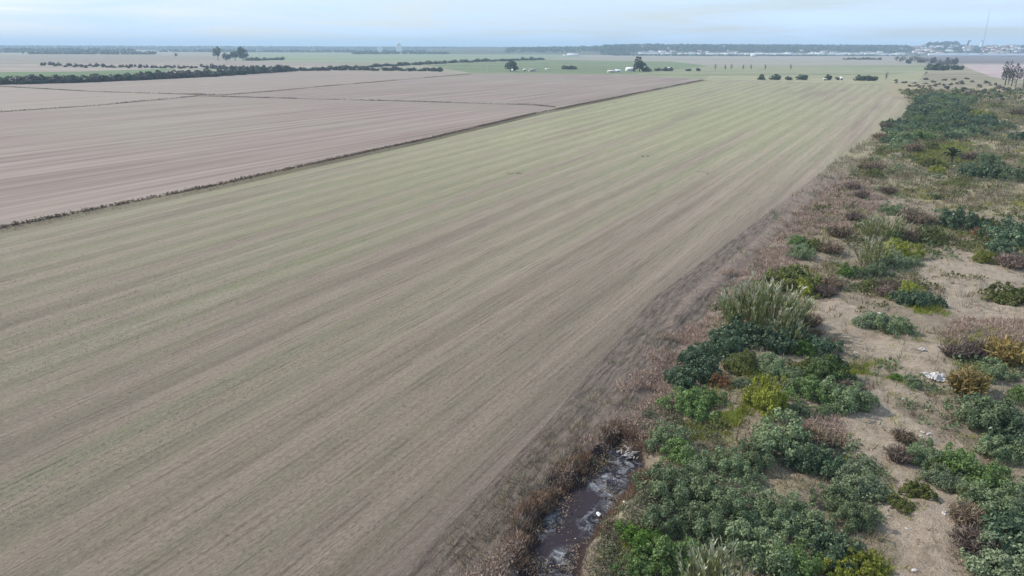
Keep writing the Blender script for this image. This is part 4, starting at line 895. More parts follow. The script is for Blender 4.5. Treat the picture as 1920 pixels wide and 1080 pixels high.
def strip(name, P, wid, z, m):
    P = [np.array(p) for p in P]; Vv = []
    for i, p in enumerate(P):
        t = unit(P[min(i + 1, len(P) - 1)] - P[max(i - 1, 0)]); n_ = np.array([-t[1], t[0]]); w2 = wid[i] if isinstance(wid, (list, tuple)) else wid
        Vv += [(*(p + n_ * w2 / 2), z), (*(p - n_ * w2 / 2), z)]
    q = [(2 * i, 2 * i + 1, 2 * i + 3, 2 * i + 2) for i in range(len(P) - 1)]
    tag(add(name, mk(name, Vv, q, m)), kind='structure')
def off(P, d):
    r_ = []
    for i, p in enumerate(P):
        a = np.array(P[max(i - 1, 0)]); b = np.array(P[min(i + 1, len(P) - 1)]); t = unit(b - a); r_.append((p[0] - t[1] * d, p[1] + t[0] * d))
    return r_
def dense(P, n):
    P = np.array(P); s = np.concatenate([[0], np.cumsum(np.hypot(*np.diff(P, axis=0).T))]); q = np.linspace(0, s[-1], n); return [(float(a), float(b)) for a, b in zip(np.interp(q, s, P[:, 0]), np.interp(q, s, P[:, 1]))]
M_verge = fallow_material('verge_dead_grass', (0.10, 0.08, 0.05), (0.175, 0.14, 0.09), rowdir, .5)
Ld = dense(Lp, 60)
strip('field_verge', off(Ld, -.9), 3.4, 0.016, M_verge)
weedline('boundary_weeds', off(Ld, .9), 0.8, .34, .05, LM['brown'], 'dark row of dead weeds dividing the green field from the pink stubble', R(61))
weedline('verge_grass', off(Ld, -1.0), 1.6, .16, .10, LM['greygrass'], 'low faded grass strip beside the dark weed row', R(62))
for nm, P_ in (('left_drain', [pA, pA0, at(180, 198), pA1, at(500, 183.5), *pD[1:]]), ('back_drain', [pB, pB0, at(180, 172), pB1, at(420, 178.5), at(455, 175.5), *pC])):
    strip(nm, P_, 1.6, 0.016, M_drain)
    weedline(nm + '_weeds', P_, 1.0, .42, .16, LM['brown'], 'dark weeds lining a drain across the stubble, ' + ('nearer one' if nm[0] == 'l' else 'farther one'), R(63 + len(nm)))
hubw = [at(352, 177.5), at(372, 177), at(385, 177.3)]
weedline('drain_weeds', hubw, 2.0, .5, .1, LM['brown'], 'dark weed patch where the drains meet near the pale post', R(70))
# dark dips in the crop field
for i, (px, py, w_) in enumerate(((965, 326, 1.6), (1318, 323, 1.3), (1332, 326, 1.0), (1155, 193, 2.4), (1210, 294, 1.2))):
    x, y = at(px, py); weedline('field_weeds', [(x - w_, y), (x + w_, y + .5)], .4, .2, .16, LM['brown'], ['dark weed spot near the middle of the green field', 'left of two weed spots right of the field middle', 'right of two weed spots right of the field middle', 'dark weed spot close to the far boundary row', 'faint weed spot behind the field middle'][i], R(80 + i))

# ------------------------------------------------------------------ far trees
def far_crown(r, m, shape=(1, 1, 1), n=400, ls=.26, lift=.35, name='crown'):
    C_ = []; 
    for k in range(7):
        c_ = np.clip(r.normal(0, .42, 3), -.6, .6) * np.array([1, 1, .55]) + np.array([0, 0, .55]); d = unit(r.normal(0, 1, (n // 7, 3))); C_.append(c_ + d * r.uniform(.28, .5))
    C_ = np.concatenate(C_) * np.array(shape); C_[:, 2] = np.maximum(C_[:, 2], 0) + lift
    V_, F_ = leaves(C_, unit(C_ - np.array([0, 0, lift + .4])), np.full(len(C_), ls), 1.2, r, .5)
    return V_, F_
farm_ = {}
for k, (mm, lift, shp) in dict(tree=('far', .45, (1, 1, 1.15)), bushy=('far', .0, (1, 1, .9)), brown=('farbrown', .0, (1, 1, .9)), tan=('fartan', .0, (1, 1, .8)), bare=('farbrown', .5, (.8, .8, 1.2))).items():
    farm_[k] = []
    for s in range(4):
        r = R(200 + s + len(k)); V_, F_ = far_crown(r, None, shp, lift=lift, n=420 if k != 'bare' else 260, ls=.27 if k != 'bare' else .14)
        cm = mk('crown', V_, F_, LM[mm]); b = MB(); b.tube([(0, 0, -.1), (.02, 0, .5), (0, .03, 1.1)], [.09, .07, .03], 5)
        for q in range(4): b.tube([(0, 0, .35 + .1 * q), (math.cos(q * 1.7) * .4, math.sin(q * 1.7) * .4, .9 + .1 * q)], [.04, .015], 4)
        farm_[k].append((cm, b.mesh('trunk', M_stem)))
rf = R(300)
def far_tree(kind, px, py, wpx, hpx, label, group=None, name='tree', cat='tree', trunk=True, dist=None, z=0):
    if dist is None: x, y = at(px, py, z); 
    else: x, y, _ = atd(px, py, dist)
    d = math.hypot(x, y); cm, tm = farm_[kind][int(rf.integers(4))]
    full = 1.55 if kind in ('tree', 'bare') else 1.15
    root = bpy.data.objects.new(name, None if trunk else cm); root.location = (x, y, z - .05); root.rotation_euler = (0, 0, rf.uniform(0, 6.28)); sx = wpx * d / FPX / 1.6; link(root)
    root.scale = (sx, sx, hpx * d / FPX / full); tag(root, label, cat, group)
    if trunk: add('crown', cm, root); add('trunk', tm, root)
    return root
def tree_row(P, n, wpx, hpx, kinds, label, group, name='hedge_bush', cat='bush', jy=.6, gap=None):
    P = np.array(P, float); s = np.concatenate([[0], np.cumsum(np.abs(np.diff(P[:, 0])))])
    for q in np.linspace(0, s[-1], n):
        q2 = q + rf.normal(0, s[-1] / n * .3); px = float(np.interp(q2, s, P[:, 0])); py = float(np.interp(q2, s, P[:, 1])) + rf.normal(0, jy * .4)
        far_tree(kinds[int(rf.integers(len(kinds)))], px, py, wpx * rf.uniform(.7, 1.4), hpx * rf.uniform(.65, 1.3), ('' if n < 40 else ('left stretch: ', 'middle stretch: ', 'right stretch: ')[min(2, int(3 * q / (s[-1] + 1e-6)))]) + label, group, name, cat, trunk=False)
tree_row([(-20, 158.5), (140, 155), (270, 149.5), (400, 143), (540, 134)], 110, 16, 10, ['bushy', 'bushy', 'bushy', 'brown'], 'dense dark hedge bush lining the far edge of the stubble', 'dark hedge beyond the left stubble')
tree_row([(545, 133.5), (640, 131.5), (735, 132.5), (830, 133.5)], 34, 9, 5.5, ['bushy', 'brown'], 'dark bush in the low row at the stubble edge, centre left', 'low bush row at the back of the stubble')
tree_row([(600, 131), (680, 127), (760, 122.5), (860, 117.5), (940, 114.5), (1015, 112)], 50, 12, 4.6, ['bushy'], 'dark tree in the slanting row crossing the distant green fields', 'slanting row of distant trees', 'row_tree', 'tree')
tree_row([(80, 122), (160, 125), (280, 127), (420, 128), (540, 131)], 80, 5, 4, ['brown', 'brown', 'bushy'], 'small bare tree in the sparse line behind the left hedge', 'sparse trees behind the left hedge', 'scrub_tree', 'tree', jy=2.5)
tree_row([(400, 129), (470, 131), (540, 132)], 22, 10, 6, ['brown'], 'brown leafless bush crowding the right end of the hedge', 'brown bushes at the hedge end')
# named far trees
far_tree('tree', 409, 113.5, 12, 17, 'tall dark tree at the left of the distant farm grove')
far_tree('tree', 425, 114, 13, 10, 'short round tree second from left in the distant farm grove')
far_tree('tree', 441, 114, 12, 12, 'medium tree third from left in the distant farm grove')
far_tree('tree', 456, 114, 17, 18, 'widest tall tree at the right of the distant farm grove')
tree_row([(466, 113.5), (528, 112.5)], 12, 9, 4.5, ['bushy'], 'low dark bush in the tail trailing right of the farm grove', 'low bushes right of the farm grove')
far_tree('tree', 330, 107.5, 4, 5, 'lone tiny tree standing in the far left meadow')
far_tree('tree', 1199, 134, 20, 19, 'big dark tree right behind the white farmhouse')
far_tree('bushy', 1212, 134, 16, 7, 'low bush at the right foot of the farmhouse tree', trunk=False)
far_tree('tree', 957, 134, 17, 17, 'dark green tree alone at the far stubble edge')
far_tree('tree', 966, 134, 9, 9, 'small tree touching the right side of the lone dark tree')
far_tree('bushy', 826, 134.5, 7, 6, 'single small bush at the right end of the low bush row', trunk=False)
for px, w_ in ((1062, 14), (1074, 16)): far_tree('bushy', px, 130, w_, 6.5, 'olive bush of the pair between sheds and farmhouse, ' + ('left one' if px < 1070 else 'right one'), trunk=False)
for i, (px, py, w_, h_) in enumerate(((1428, 149.5, 12, 8), (1453, 149.5, 18, 9), (1478, 150, 10, 6), (1505, 149.5, 18, 9), (1552, 150, 10, 9), (1573, 150, 9, 5), (1622, 151, 18, 8), (1635, 151.5, 16, 8), (1609, 151, 14, 8.5))):
    far_tree('bushy', px, py, w_, h_, ['leftmost dark bush on the far end of the green field', 'widest of the three left bushes behind the green field', 'small bush third from left behind the green field', 'rounded bush fourth from left behind the green field', 'dark bush beside a pale spot behind the green field', 'tiny bush next to the pale hut behind the green field', 'middle of the three merged bushes right of the pale hut', 'right one of the three merged bushes beyond the pale hut', 'left one of the three merged bushes beyond the pale hut'][i], trunk=False)
for px in (1393, 1408, 1434, 1482, 1341, 1360, 1371): far_tree('bare', px, 132, 4, 8, 'thin bare tree standing in the far pale fields', 'thin bare trees in the far fields')
far_tree('bare', 1661, 151, 5, 11, 'thin bare tree at the right end of the far field edge')
for px, w_, h_ in ((1232, 10, 5), (1246, 12, 6), (1257, 9, 6), (1309, 8, 5), (1290, 10, 4)): far_tree('brown', px, 133, w_, h_, 'brownish bush in the line right of the white farmhouse', 'brownish bushes right of the farmhouse', 'scrub_bush', 'bush', trunk=False)
# trees at the right
for i, (px, w_, h_) in enumerate(((1742, 14, 9), (1752, 15, 10), (1762, 14, 11), (1772, 13, 9), (1790, 12, 7), (1800, 10, 7))):
    far_tree('bushy', px, 131 + i * .6 if i < 3 else 131, w_, h_, 'dark evergreen in the compact block left of the ploughed field', 'dark tree block on the right', 'block_tree', 'tree', trunk=False)
for i, (px, py, w_, h_) in enumerate(((1884, 160, 18, 28), (1896, 162, 16, 26), (1904, 163, 12, 22), (1918, 164, 16, 24), (1890, 158, 12, 22))):
    far_tree('bare', px, py, w_, h_, ['tallest bare tree, leftmost of the group by the right edge', 'second bare tree of the group by the right edge', 'short bare tree in the gap of the group by the right edge', 'bare tree cut by the right edge of the photo', 'bare tree half hidden behind the tallest of the right group'][i])
tree_row([(1680, 118), (1730, 119), (1790, 121)], 16, 9, 8, ['bare', 'brown'], 'grey leafless tree in the far right copse', 'grey copse at the far right', 'copse_tree', 'tree', jy=2)
tree_row([(1585, 111.5), (1650, 112)], 14, 6, 3, ['bushy'], 'tiny dark tree in the short row before the town', 'short tree row before the town', 'row_tree', 'tree')
tree_row([(1700, 165), (1760, 165), (1840, 172), (1910, 178), (1780, 180), (1860, 186)], 40, 6, 4, ['tan', 'tan', 'bushy'], 'low scrub bush in the rough ground beyond the far thicket', 'scrub beyond the far thicket', 'scrub_bush', 'bush', jy=14)
tree_row([(1680, 158), (1760, 156), (1860, 160), (1915, 170), (1700, 176), (1830, 180), (1915, 190)], 100, 5, 4, ['tan', 'tan', 'tan', 'brown'], 'low brownish clump dotted over the rough ground at the right', 'low clumps on the rough ground', 'scrub_bush', 'bush', jy=12)

# woodland belts, far beyond
def wood(name, P, m, hm, step, label, z=None, dist=None, r=None, depth=40):
    Cs = []
    for (p0, p1) in zip(P[:-1], P[1:]):
        n = max(3, int(abs(p1[0] - p0[0]) / step)); 
        for i in range(n):
            f = r.random(); px = p0[0] + (p1[0] - p0[0]) * f; py = p0[1] + (p1[1] - p0[1]) * f
            if dist is None: x, y = at(px, py, 0); zz_ = 0
            else: dd = r.uniform(*dist); x, y, _ = atd(px, 90, dd); zz_ = hill_z(px, dd) if z == 'hill' else 0
            y += r.normal(0, depth * .3); hh = hm * r.uniform(.5, 1.25); k = 16; d = unit(r.normal(0, 1, (k, 3))); d[:, 2] = np.abs(d[:, 2])
            Cs.append(np.column_stack([x + d[:, 0] * hh * .9, y + d[:, 1] * hh * .9, zz_ + hh * .15 + d[:, 2] * hh * .85]))
    C_ = np.concatenate(Cs); V_, F_ = leaves(C_, np.tile((0, -.6, .7), (len(C_), 1)), np.full(len(C_), hm * .55), 1.2, r, .7)
    tag(add(name, mk(name, V_, F_, m)), label, 'woodland', kind='stuff')
rw = R(400)
wood('far_woods', [(-60, 98.5), (130, 98.2), (250, 99)], LM['far'], 11, 1.3, 'dark blue woodland band far away on the left', r=rw)
wood('far_woods', [(60, 101.5), (290, 102)], LM['far'], 7, 1.5, 'thin dark tree line in the left distance', r=rw)
wood('far_woods', [(-60, 93), (400, 94), (900, 95), (1150, 96)], LM['far'], 16, .8, 'blue wooded belt along the whole horizon', r=rw, depth=300)
wood('far_woods', [(300, 97.5), (700, 98.5), (1150, 99.5)], LM['far'], 8, 1.2, 'second tree belt under the horizon at the centre', r=rw, depth=60)
wood('far_woods', [(660, 101.5), (840, 101.5)], LM['far'], 7, 1.4, 'short wood near the white silos', r=rw)
wood('far_woods', [(1130, 103), (1180, 103.3)], LM['far'], 8, 1.3, 'small wood behind the long white barn', r=rw)
wood('far_woods', [(1150, 104.2), (1420, 105.2), (1690, 104.9)], LM['far'], 4, 1.1, 'dark tree line at the foot of the town slope', r=rw)
wood('bluff_woods', [(950, 90), (1150, 90)], LM['far'], 7, .5, 'trees on the low rise left of the town', z='hill', dist=(2500, 3150), r=rw)
wood('bluff_woods', [(1130, 90), (1700, 90)], LM['far'], 9, .24, 'trees covering the slope behind the town, left part', z='hill', dist=(2500, 3150), r=rw)
wood('bluff_woods', [(1700, 90), (2050, 90)], LM['far'], 6, .36, 'trees among the houses of the town slope, right part', z='hill', dist=(2500, 3150), r=rw)
wood('ridge_woods', [(1150, 90), (1215, 90)], LM['far'], 8, .9, 'tall tree clump crowning the ridge left of the town', z='hill', dist=(3000, 3150), r=rw)
wood('ridge_woods', [(1740, 90), (1790, 90)], LM['far'], 15, .8, 'tall tree clump on the ridge above the white strip', z='hill', dist=(3000, 3150), r=rw)
wood('horizon_woods', [(-100, 90), (1150, 90)], LM['far'], 16, .5, 'bluish trees on the farthest ridge', dist=(4600, 5200), r=rw)

# ------------------------------------------------------------------ buildings
def house_parts(root, wd, dp, ht, rh, wall, roof, flat_roof=False, openings=True):
    b = MB(); b.box((0, 0, ht / 2 - .15), (wd, dp, ht + .3))
    if not flat_roof: b.tri([(-wd / 2, -dp / 2, ht), (-wd / 2, dp / 2, ht), (-wd / 2, 0, ht + rh - .05)], [(0, 2, 1)]); b.tri([(wd / 2, -dp / 2, ht), (wd / 2, dp / 2, ht), (wd / 2, 0, ht + rh - .05)], [(0, 1, 2)])
    add('wall', b.mesh('wall', wall), root)
    r_ = MB(); ov = .4
    if flat_roof: r_.box((0, 0, ht + .12), (wd + .3, dp + .3, .22))
    else:
        for s in (-1, 1):
            V_ = [(-wd / 2 - ov, s * (dp / 2 + ov), ht - .2), (wd / 2 + ov, s * (dp / 2 + ov), ht - .2), (wd / 2 + ov, 0, ht + rh), (-wd / 2 - ov, 0, ht + rh)]
            V2 = [(x, y, z + .15) for x, y, z in V_]; q = [(0, 1, 2, 3), (7, 6, 5, 4), (0, 4, 5, 1), (3, 2, 6, 7), (0, 3, 7, 4), (1, 5, 6, 2)]; r_.quads(V_ + V2, q)
    add('roof', r_.mesh('roof', roof), root)
    if openings:
        for k in range(max(1, int(wd / 3.5))):
            x = -wd / 2 + (k + .5) * wd / max(1, int(wd / 3.5)); o = MB()
            if k == 1: o.box((x, -dp / 2 - .03, 1.0), (1.0, .08, 2.0)); add('door', o.mesh('door', M_dark), root)
            else: o.box((x, -dp / 2 - .03, ht * .55), (1.1, .08, 1.2)); add('window', o.mesh('window', M_dark), root)
def building(px, py, wpx, hpx, label, wall, roof, name='house', cat='house', rz=0., dpf=.6, rf_=.35, flat_roof=False, z=0, group=None):
    x, y = at(px, py, z); d = math.hypot(x, y); root = bpy.data.objects.new(name, None); root.location = (x, y, z); root.rotation_euler = (0, 0, rz); link(root); tag(root, label, cat, group)
    wd = wpx * d / FPX; ht = hpx * d / FPX * (1 - rf_); house_parts(root, wd, wd * dpf, ht, hpx * d / FPX * rf_, wall, roof, flat_roof, d < 1100); return root
building(1182, 133.5, 16, 6.5, 'white farmhouse with a dark doorway left of the big dark tree', M_white, M_white, rz=.15)
building(1206, 133.5, 7, 4, 'small white outbuilding under the big dark tree', M_white, M_greyr, 'outbuilding', 'building')
building(1158, 135.5, 10, 4.5, 'white low shed left of the farmhouse', M_white, M_white, 'shed', 'shed', rz=.2)
building(1146, 136, 13, 4, 'greyish low shed at the left end of the farmyard', M_cream, M_cream, 'shed', 'shed', rz=.1)
building(1253, 129.5, 6, 3, 'tiny pale hut among brown bushes right of the farmhouse', M_cream, M_white, 'hut', 'hut')
building(964, 132.8, 8, 3, 'small white hut at the foot of the lone dark tree', M_white, M_white, 'hut', 'hut')
building(984, 133.5, 6, 4, 'small pale hut left of the dark shed opening', M_cream, M_cream, 'hut', 'hut')
building(998, 134, 12, 4.5, 'pale shed with curved grey roof right of the lone tree', M_cream, M_greyr, 'shed', 'shed', rz=.2)
building(1026, 131, 7, 2, 'tiny white shelter between the pale sheds and bush pair', M_white, M_white, 'shelter', 'hut')
building(1074, 105.2, 20, 4.2, 'long white barn in the distant green fields', M_white, M_white, 'barn', 'barn', dpf=.25)
building(1059, 105.5, 6, 2.5, 'small white shed left of the long white barn', M_white, M_white, 'shed', 'shed')
building(1412, 106.5, 8, 5.5, 'white house alone before the dark tree line of the town', M_white, M_white)
building(1577, 150.3, 4, 5, 'tiny pale hut at the far edge of the green field', M_cream, M_white, 'hut', 'hut')
building(1546, 150.5, 5, 3, 'low pale block left of a dark bush behind the green field', M_cream, M_cream, 'hut', 'hut')
for px, w_, h_, lab in ((748, 8, 9, 'bright white silo building on the horizon'), (712, 9, 5, 'long white building left of the horizon silo')):
    d = 2600; x, y, _ = atd(px, 90, d); root = bpy.data.objects.new('grain_store', None); root.location = (x, y, 0); link(root); tag(root, lab, 'building')
    ht = atd(px, 88 - h_ * .55, d)[2]
    b = MB(); 
    for k in range(4): b.tube([((k - 1.5) * 4.4, 0, -.5), ((k - 1.5) * 4.4, 0, ht * (1 if h_ > 6 else .8))], 2.2, 10)
    add('silo', b.mesh('silo', M_white), root); b2 = MB(); b2.box((0, 0, ht * (1.08 if h_ > 6 else .85)), (8, 5, ht * .16)); add('head_house', b2.mesh('head_house', M_white), root)
# town on the slope: houses too small to show their parts
def town_mesh(wall, roof, fl):
    b = MB(); b.box((0, 0, .4), (1, .8, 1.2))
    if fl: b.box((0, 0, 1.05), (1.05, .85, .1), m=1)
    else:
        for s in (-1, 1): b.quads([(-.55, s * .45, .95), (.55, s * .45, .95), (.55, 0, 1.4), (-.55, 0, 1.4)], [(0, 1, 2, 3)], 1)
        b.tri([(-.5, -.4, 1), (-.5, .4, 1), (-.5, 0, 1.36)], [(0, 2, 1)]); b.tri([(.5, -.4, 1), (.5, .4, 1), (.5, 0, 1.36)], [(0, 1, 2)])
    return b.mesh('town_house', [wall, roof])
TM = [town_mesh(M_white, M_white, True), town_mesh(M_white, M_greyr, False), town_mesh(M_cream, M_redr, False), town_mesh(M_cream, M_greyr, True), town_mesh(M_white, M_redr, False)]
rh_ = R(600)
for i in range(125):
    px = (rh_.uniform(1200, 1400) if i < 22 else rh_.uniform(1400, 1700) if i < 45 else rh_.uniform(1690, 1930)); d = rh_.uniform(2440, 3050)
    x, y, _ = atd(px, 90, d); s = rh_.uniform(7, 16) * (1.25 if px > 1700 else 1); o = add('town_house', TM[int(rh_.integers(5))], None, (x, y, hill_z(px, d)), rh_.uniform(-.5, .5), (s * 1.3, s, rh_.uniform(4, 7.5)))
    if px < 1400: tag(o, 'small pale house scattered on the wooded left slope of the town', 'house', 'houses on the left slope')
    elif px < 1700: tag(o, 'small pale house on the dark slope above the white sheds', 'house', 'houses on the middle slope')
    else: tag(o, 'small pale house crowded on the town slope at the right', 'house', 'houses on the right slope')
for i, px in enumerate(np.linspace(1330, 1690, 44)):
    d = 2300 + rh_.uniform(-10, 25); x, y, _ = atd(px, 90, d); o = add('warehouse', TM[int(rh_.choice([0, 0, 1]))], None, (x, y, 0), rh_.uniform(-.1, .1), (rh_.uniform(14, 28) * (1 if px > 1400 else .7), 14, rh_.uniform(4.5, 9)))
    tag(o, ['left', 'middle', 'right'][min(2, i // 15)] + ' part of the long row: low white warehouse below the town slope', 'warehouse', 'white warehouses below the town')
for i, px in enumerate(np.linspace(1205, 1310, 9)):
    d = 2320; x, y, _ = atd(px + rh_.normal(0, 3), 90, d); o = add('warehouse', TM[1], None, (x, y, 0), 0, (rh_.uniform(10, 22), 14, rh_.uniform(5, 8)))
    tag(o, 'pale blue-white shed at the foot of the left slope', 'warehouse', 'pale sheds under the left slope')
for i, px in enumerate((1758, 1772, 1787, 1800, 1814, 1829, 1845, 1862, 1880, 1898, 1915)):
    d = 2290; x, y, _ = atd(px, 90, d); o = add('warehouse', TM[0], None, (x, y, 0), 0, (46, 14, 8)); tag(o, ['leftmost', 'second', 'third', 'fourth', 'fifth', 'sixth', 'seventh', 'eighth', 'ninth', 'tenth', 'last'][i] + ' long white building from the left above the pale strip, far right', 'warehouse', 'long white buildings at the right')
# grain elevator, white tower, lattice mast
d = 2900; x, y, _ = atd(1814, 90, d); z0 = hill_z(1814, d); tp = atd(1816, 76, d)[2]
root = bpy.data.objects.new('elevator_tower', None); root.location = (x, y, z0); link(root); tag(root, 'dark slim tower leaning above the town roofs', 'tower')
b = MB(); b.tube([(-4, 0, -1), (-1, 0, (tp - z0) * .6), (2, 0, tp - z0)], [3.6, 3.0, 3.0], 10); add('shaft', b.mesh('shaft', M_conc), root)
b = MB(); b.box((3, 0, tp - z0 - 1), (9, 7, 3.5)); add('head', b.mesh('head', M_conc), root)
x, y, _ = atd(1839, 90, d); z0 = hill_z(1839, d); tp = atd(1839, 77.5, d)[2]
root = bpy.data.objects.new('water_tower', None); root.location = (x, y, z0); link(root); tag(root, 'white tapered tower right of the dark slim tower', 'tower')
b = MB(); b.tube([(0, 0, -1), (0, 0, (tp - z0) * .4), (1, 0, (tp - z0))], [6.5, 4.2, 2.6], 12); add('shaft', b.mesh('shaft', M_white), root)
b = MB(); b.tube([(1, 0, tp - z0 - 1), (1, 0, tp - z0 + 2.5)], [3.5, 3.0], 12); add('tank', b.mesh('tank', M_greyr), root)
x, y, _ = atd(1842, 90, 1500); z0 = 0; tp = atd(1842, 17, 1500)[2]
root = bpy.data.objects.new('radio_mast', None); root.location = (x, y, z0); link(root); tag(root, 'very tall thin lattice mast rising over the town', 'mast')
b = MB(); H_ = tp - z0
for q in range(3):
    a = q * 2.094; b.tube([(math.cos(a) * 1.3, math.sin(a) * 1.3, -1), (math.cos(a) * .3, math.sin(a) * .3, H_)], [.07, .05], 4)
add('leg_frame', b.mesh('leg_frame', M_steel), root); b = MB()
for k in range(30):
    for q in range(3):
        f0, f1 = k / 30, (k + 1) / 30; a0, a1 = q * 2.094, (q + 1) * 2.094; r0, r1 = 1.3 - 1.0 * f0, 1.3 - 1.0 * f1
        b.tube([(math.cos(a0) * r0, math.sin(a0) * r0, H_ * f0), (math.cos(a1) * r1, math.sin(a1) * r1, H_ * f1)], .07, 3)
add('bracing', b.mesh('bracing', M_steel), root)
# pale post where the drains meet; pale post beyond the stubble
def post(px, py, hpx, label, head=True):
    x, y = at(px, py); dd = math.hypot(x, y); h = hpx * dd / FPX; root = bpy.data.objects.new('post', None); root.location = (x, y, 0); link(root); tag(root, label, 'post')
    b = MB(); b.tube([(0, 0, -.2), (0, 0, h)], [.11, .09], 8); add('pole', b.mesh('pole', M_white), root)
    if head: b = MB(); b.box((-.15, 0, h + .12), (.75, .35, .45)); b.tube([(-.5, 0, h + .1), (-.85, 0, h - .1)], .06, 5); add('head', b.mesh('head', M_white), root)
post(388, 177, 15, 'thin white post with a small head where the drains meet')
post(913, 133.5, 11, 'thin pale pole beyond the far edge of the stubble', False)

# ------------------------------------------------------------------ litter and rubble
M_lit = flat('dusty_white_plastic', (0.55, 0.52, 0.49), .7, .25, 3)
M_rub = flat('pinkish_rubble', (0.50, 0.40, 0.36), .8, .3, 3)
def sheet_pile(px, py, wpx, hm, label, name='plastic_sheet', cat='litter', m=M_lit, seed=1, n=26):
    x, y = at(px, py); g = float(gz(x, y)); x, y = at(px, py, g); dd = math.sqrt(x * x + y * y + CAMH ** 2); rad = wpx * .5 * dd / FPX
    a = np.linspace(-1, 1, n); XX, YY = np.meshgrid(a, a); rr = np.hypot(XX, YY) * (1 + 1.5 * (vn(XX, YY, 2.2, seed) - .5)) * 1.1
    zz_ = hm * np.clip(1 - rr ** 2, 0, 1) * (.1 + 1.6 * np.abs(fbm(XX, YY, 3.0, seed) - .5) * 2) + .10 * vn(XX, YY, 6, seed)
    i_ = np.arange(n * n).reshape(n, n); q = np.stack([i_[:-1, :-1], i_[:-1, 1:], i_[1:, 1:], i_[1:, :-1]], -1).reshape(-1, 4)
    q = q[rr.ravel()[q[:, 0]] < .93]; u, inv = np.unique(q, return_inverse=True); Vv = np.stack([XX.ravel() * rad, YY.ravel() * rad * .8, zz_.ravel()], -1)[u]
    Vv[:, 2] += gz(Vv[:, 0] + x, Vv[:, 1] + y) - g + .02
    o = add(name, mk(name, Vv, inv.reshape(-1, 4), m, True), None, (x, y, g)); return tag(o, label, cat)
sheet_pile(1752, 711, 34, .42, 'crumpled dirty white sheet heaped on bare ground', seed=3)
sheet_pile(1730, 657, 16, .2, 'small white scrap lying above the crumpled sheet', seed=4)
sheet_pile(1684, 234, 14, .8, 'pale cloth or sack lodged in the far thicket edge', seed=5)
def bits(name, px, py, spread_px, n, sz, label, m, seed, cat='rubble', flat_=.5):
    """a heap of individual lumps: each lump a part"""
    x, y = at(px, py); g = float(gz(x, y)); root = bpy.data.objects.new(name, None); root.location = (x, y, g); link(root); tag(root, label, cat)
    dd = math.sqrt(x * x + y * y + CAMH ** 2); sp = spread_px * .5 * dd / FPX; r = R(seed); base = []
    for k in range(3):
        bm = bmesh.new(); bmesh.ops.create_icosphere(bm, subdivisions=1, radius=.5)
        for v in bm.verts: v.co *= r.uniform(.6, 1.25); v.co.z *= flat_
        me = bpy.data.meshes.new('chunk'); bm.to_mesh(me); bm.free(); me.materials.append(m); base.append(me)
    for k in range(n):
        dx_, dy_ = r.normal(0, sp * .5, 2); s = sz * r.uniform(.4, 1.4); zz_ = float(gz(x + dx_, y + dy_)) - g + s * .12
        o = add('chunk', base[k % 3], root, (dx_, dy_, zz_), 0, (s * r.uniform(.8, 1.6), s, s)); o.rotation_euler = (r.uniform(-.5, .5), r.uniform(-.5, .5), r.uniform(0, 6.28))
bits('rubble_heap', 1558, 842, 34, 60, .16, 'pinkish white rubble heap at the left edge of the sandy track', M_rub, 1)
bits('rubble_heap', 1775, 968, 22, 12, .12, 'few white lumps on sand near the lower right shrubs', M_lit, 2)
bits('rubble_heap', 1838, 788, 22, 12, .15, 'small white debris below the grey shrub on the right', M_lit, 3)
bits('rubble_heap', 1730, 818, 18, 10, .16, 'white debris on sand left of the shrub row', M_lit, 4)
bits('rubble_heap', 1602, 657, 16, 8, .13, 'few white scraps on the upper bend of the track', M_lit, 5)
def litter(px, py, s, label, seed, z=None, m=M_lit):
    x, y = at(px, py, 0 if z is None else z); g = float(gz(x, y)) if z is None else z; r = R(seed); bm = bmesh.new(); bmesh.ops.create_icosphere(bm, subdivisions=2, radius=.5)
    for v in bm.verts: v.co *= r.uniform(.8, 1.15); v.co.z *= .5; v.co.x *= 1.6
    me = bpy.data.meshes.new('litter'); bm.to_mesh(me); bm.free(); me.materials.append(m); o = add('litter', me, None, (x, y, g + s * .15), r.uniform(0, 3), (s, s, s)); tag(o, label, 'litter')
litter(1122, 965, .22, 'white plastic bottle floating at the right side of the ditch', 1, WZ + .03, M_white)
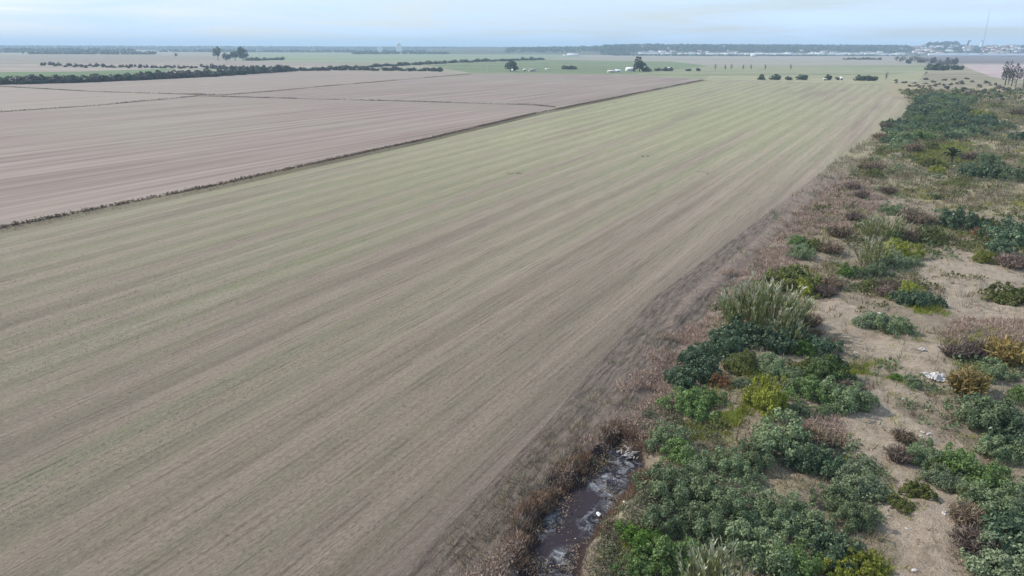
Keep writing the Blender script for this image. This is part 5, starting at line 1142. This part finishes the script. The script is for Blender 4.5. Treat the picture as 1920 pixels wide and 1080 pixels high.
for i, (px, py, s, lab) in enumerate(((1240, 688, .16, 'white scrap among the pink weeds beside the dark thicket'), (1207, 768, .13, 'white scrap at the foot of the reddish weeds'), (1349, 559, .22, 'pale scrap left of the big reed clump'), (1170, 947, .12, 'white scrap on the right ditch bank above the bottle'),
    (1691, 749, .18, 'single white scrap on sand below the round green bush'), (1650, 590, .28, 'white scrap on top of the flat grey shrubs'), (1701, 982, .12, 'white speck on sand below the spiky plant'), (1716, 1062, .2, 'upright white scrap on sand near the bottom edge'), (1640, 428, .3, 'pale scrap in front of the far reeds'), (1622, 657, .1, 'tiny white speck right of the track-bend scraps'), (1754, 481, .2, 'pale stone on soil below the yellow-green rounded shrub'), (1792, 232, .6, 'white object at the right part of the far thicket'), (1884, 560, .2, 'pale speck by the olive shrub at the right edge'))):
    litter(px, py, s, lab, 10 + i)
# white-grey dead stalks heap near the end of the ditch
root = bpy.data.objects.new('dead_branches', None); x, y = at(1182, 840); g = float(gz(x, y)); root.location = (x, y, g); link(root); tag(root, 'bundle of bleached white branches at the upper end of the ditch', 'branches')
r = R(9)
for k in range(22):
    b = MB(); p = r.normal(0, .35, 3); p[2] = abs(p[2]) * .3 + .25; d_ = unit(r.normal(0, 1, 3)) * r.uniform(.3, .7); d_[2] = abs(d_[2]) * .4; b.tube([p, p + d_ * .5 + r.normal(0, .04, 3), p + d_], [.03, .025, .012], 4); add('branch', b.mesh('branch', M_lit), root)

# ------------------------------------------------------------------ haze
hz = bpy.data.materials.new('haze'); hz.use_nodes = True; t = hz.node_tree; t.nodes.clear(); o_ = N(t, 'ShaderNodeOutputMaterial'); pv = N(t, 'ShaderNodeVolumePrincipled')
pv.inputs['Color'].default_value = (0.60, 0.80, 1.0, 1); pv.inputs['Density'].default_value = 0.00019; pv.inputs['Anisotropy'].default_value = 0.0
t.links.new(pv.outputs[0], o_.inputs['Volume'])
b = MB(); b.box((0, 11800, 52), (32200, 24600, 112)); ho = add('haze', b.mesh('haze', hz)); tag(ho, kind='stuff', label='pale blue haze lying over the whole plain', cat='haze')
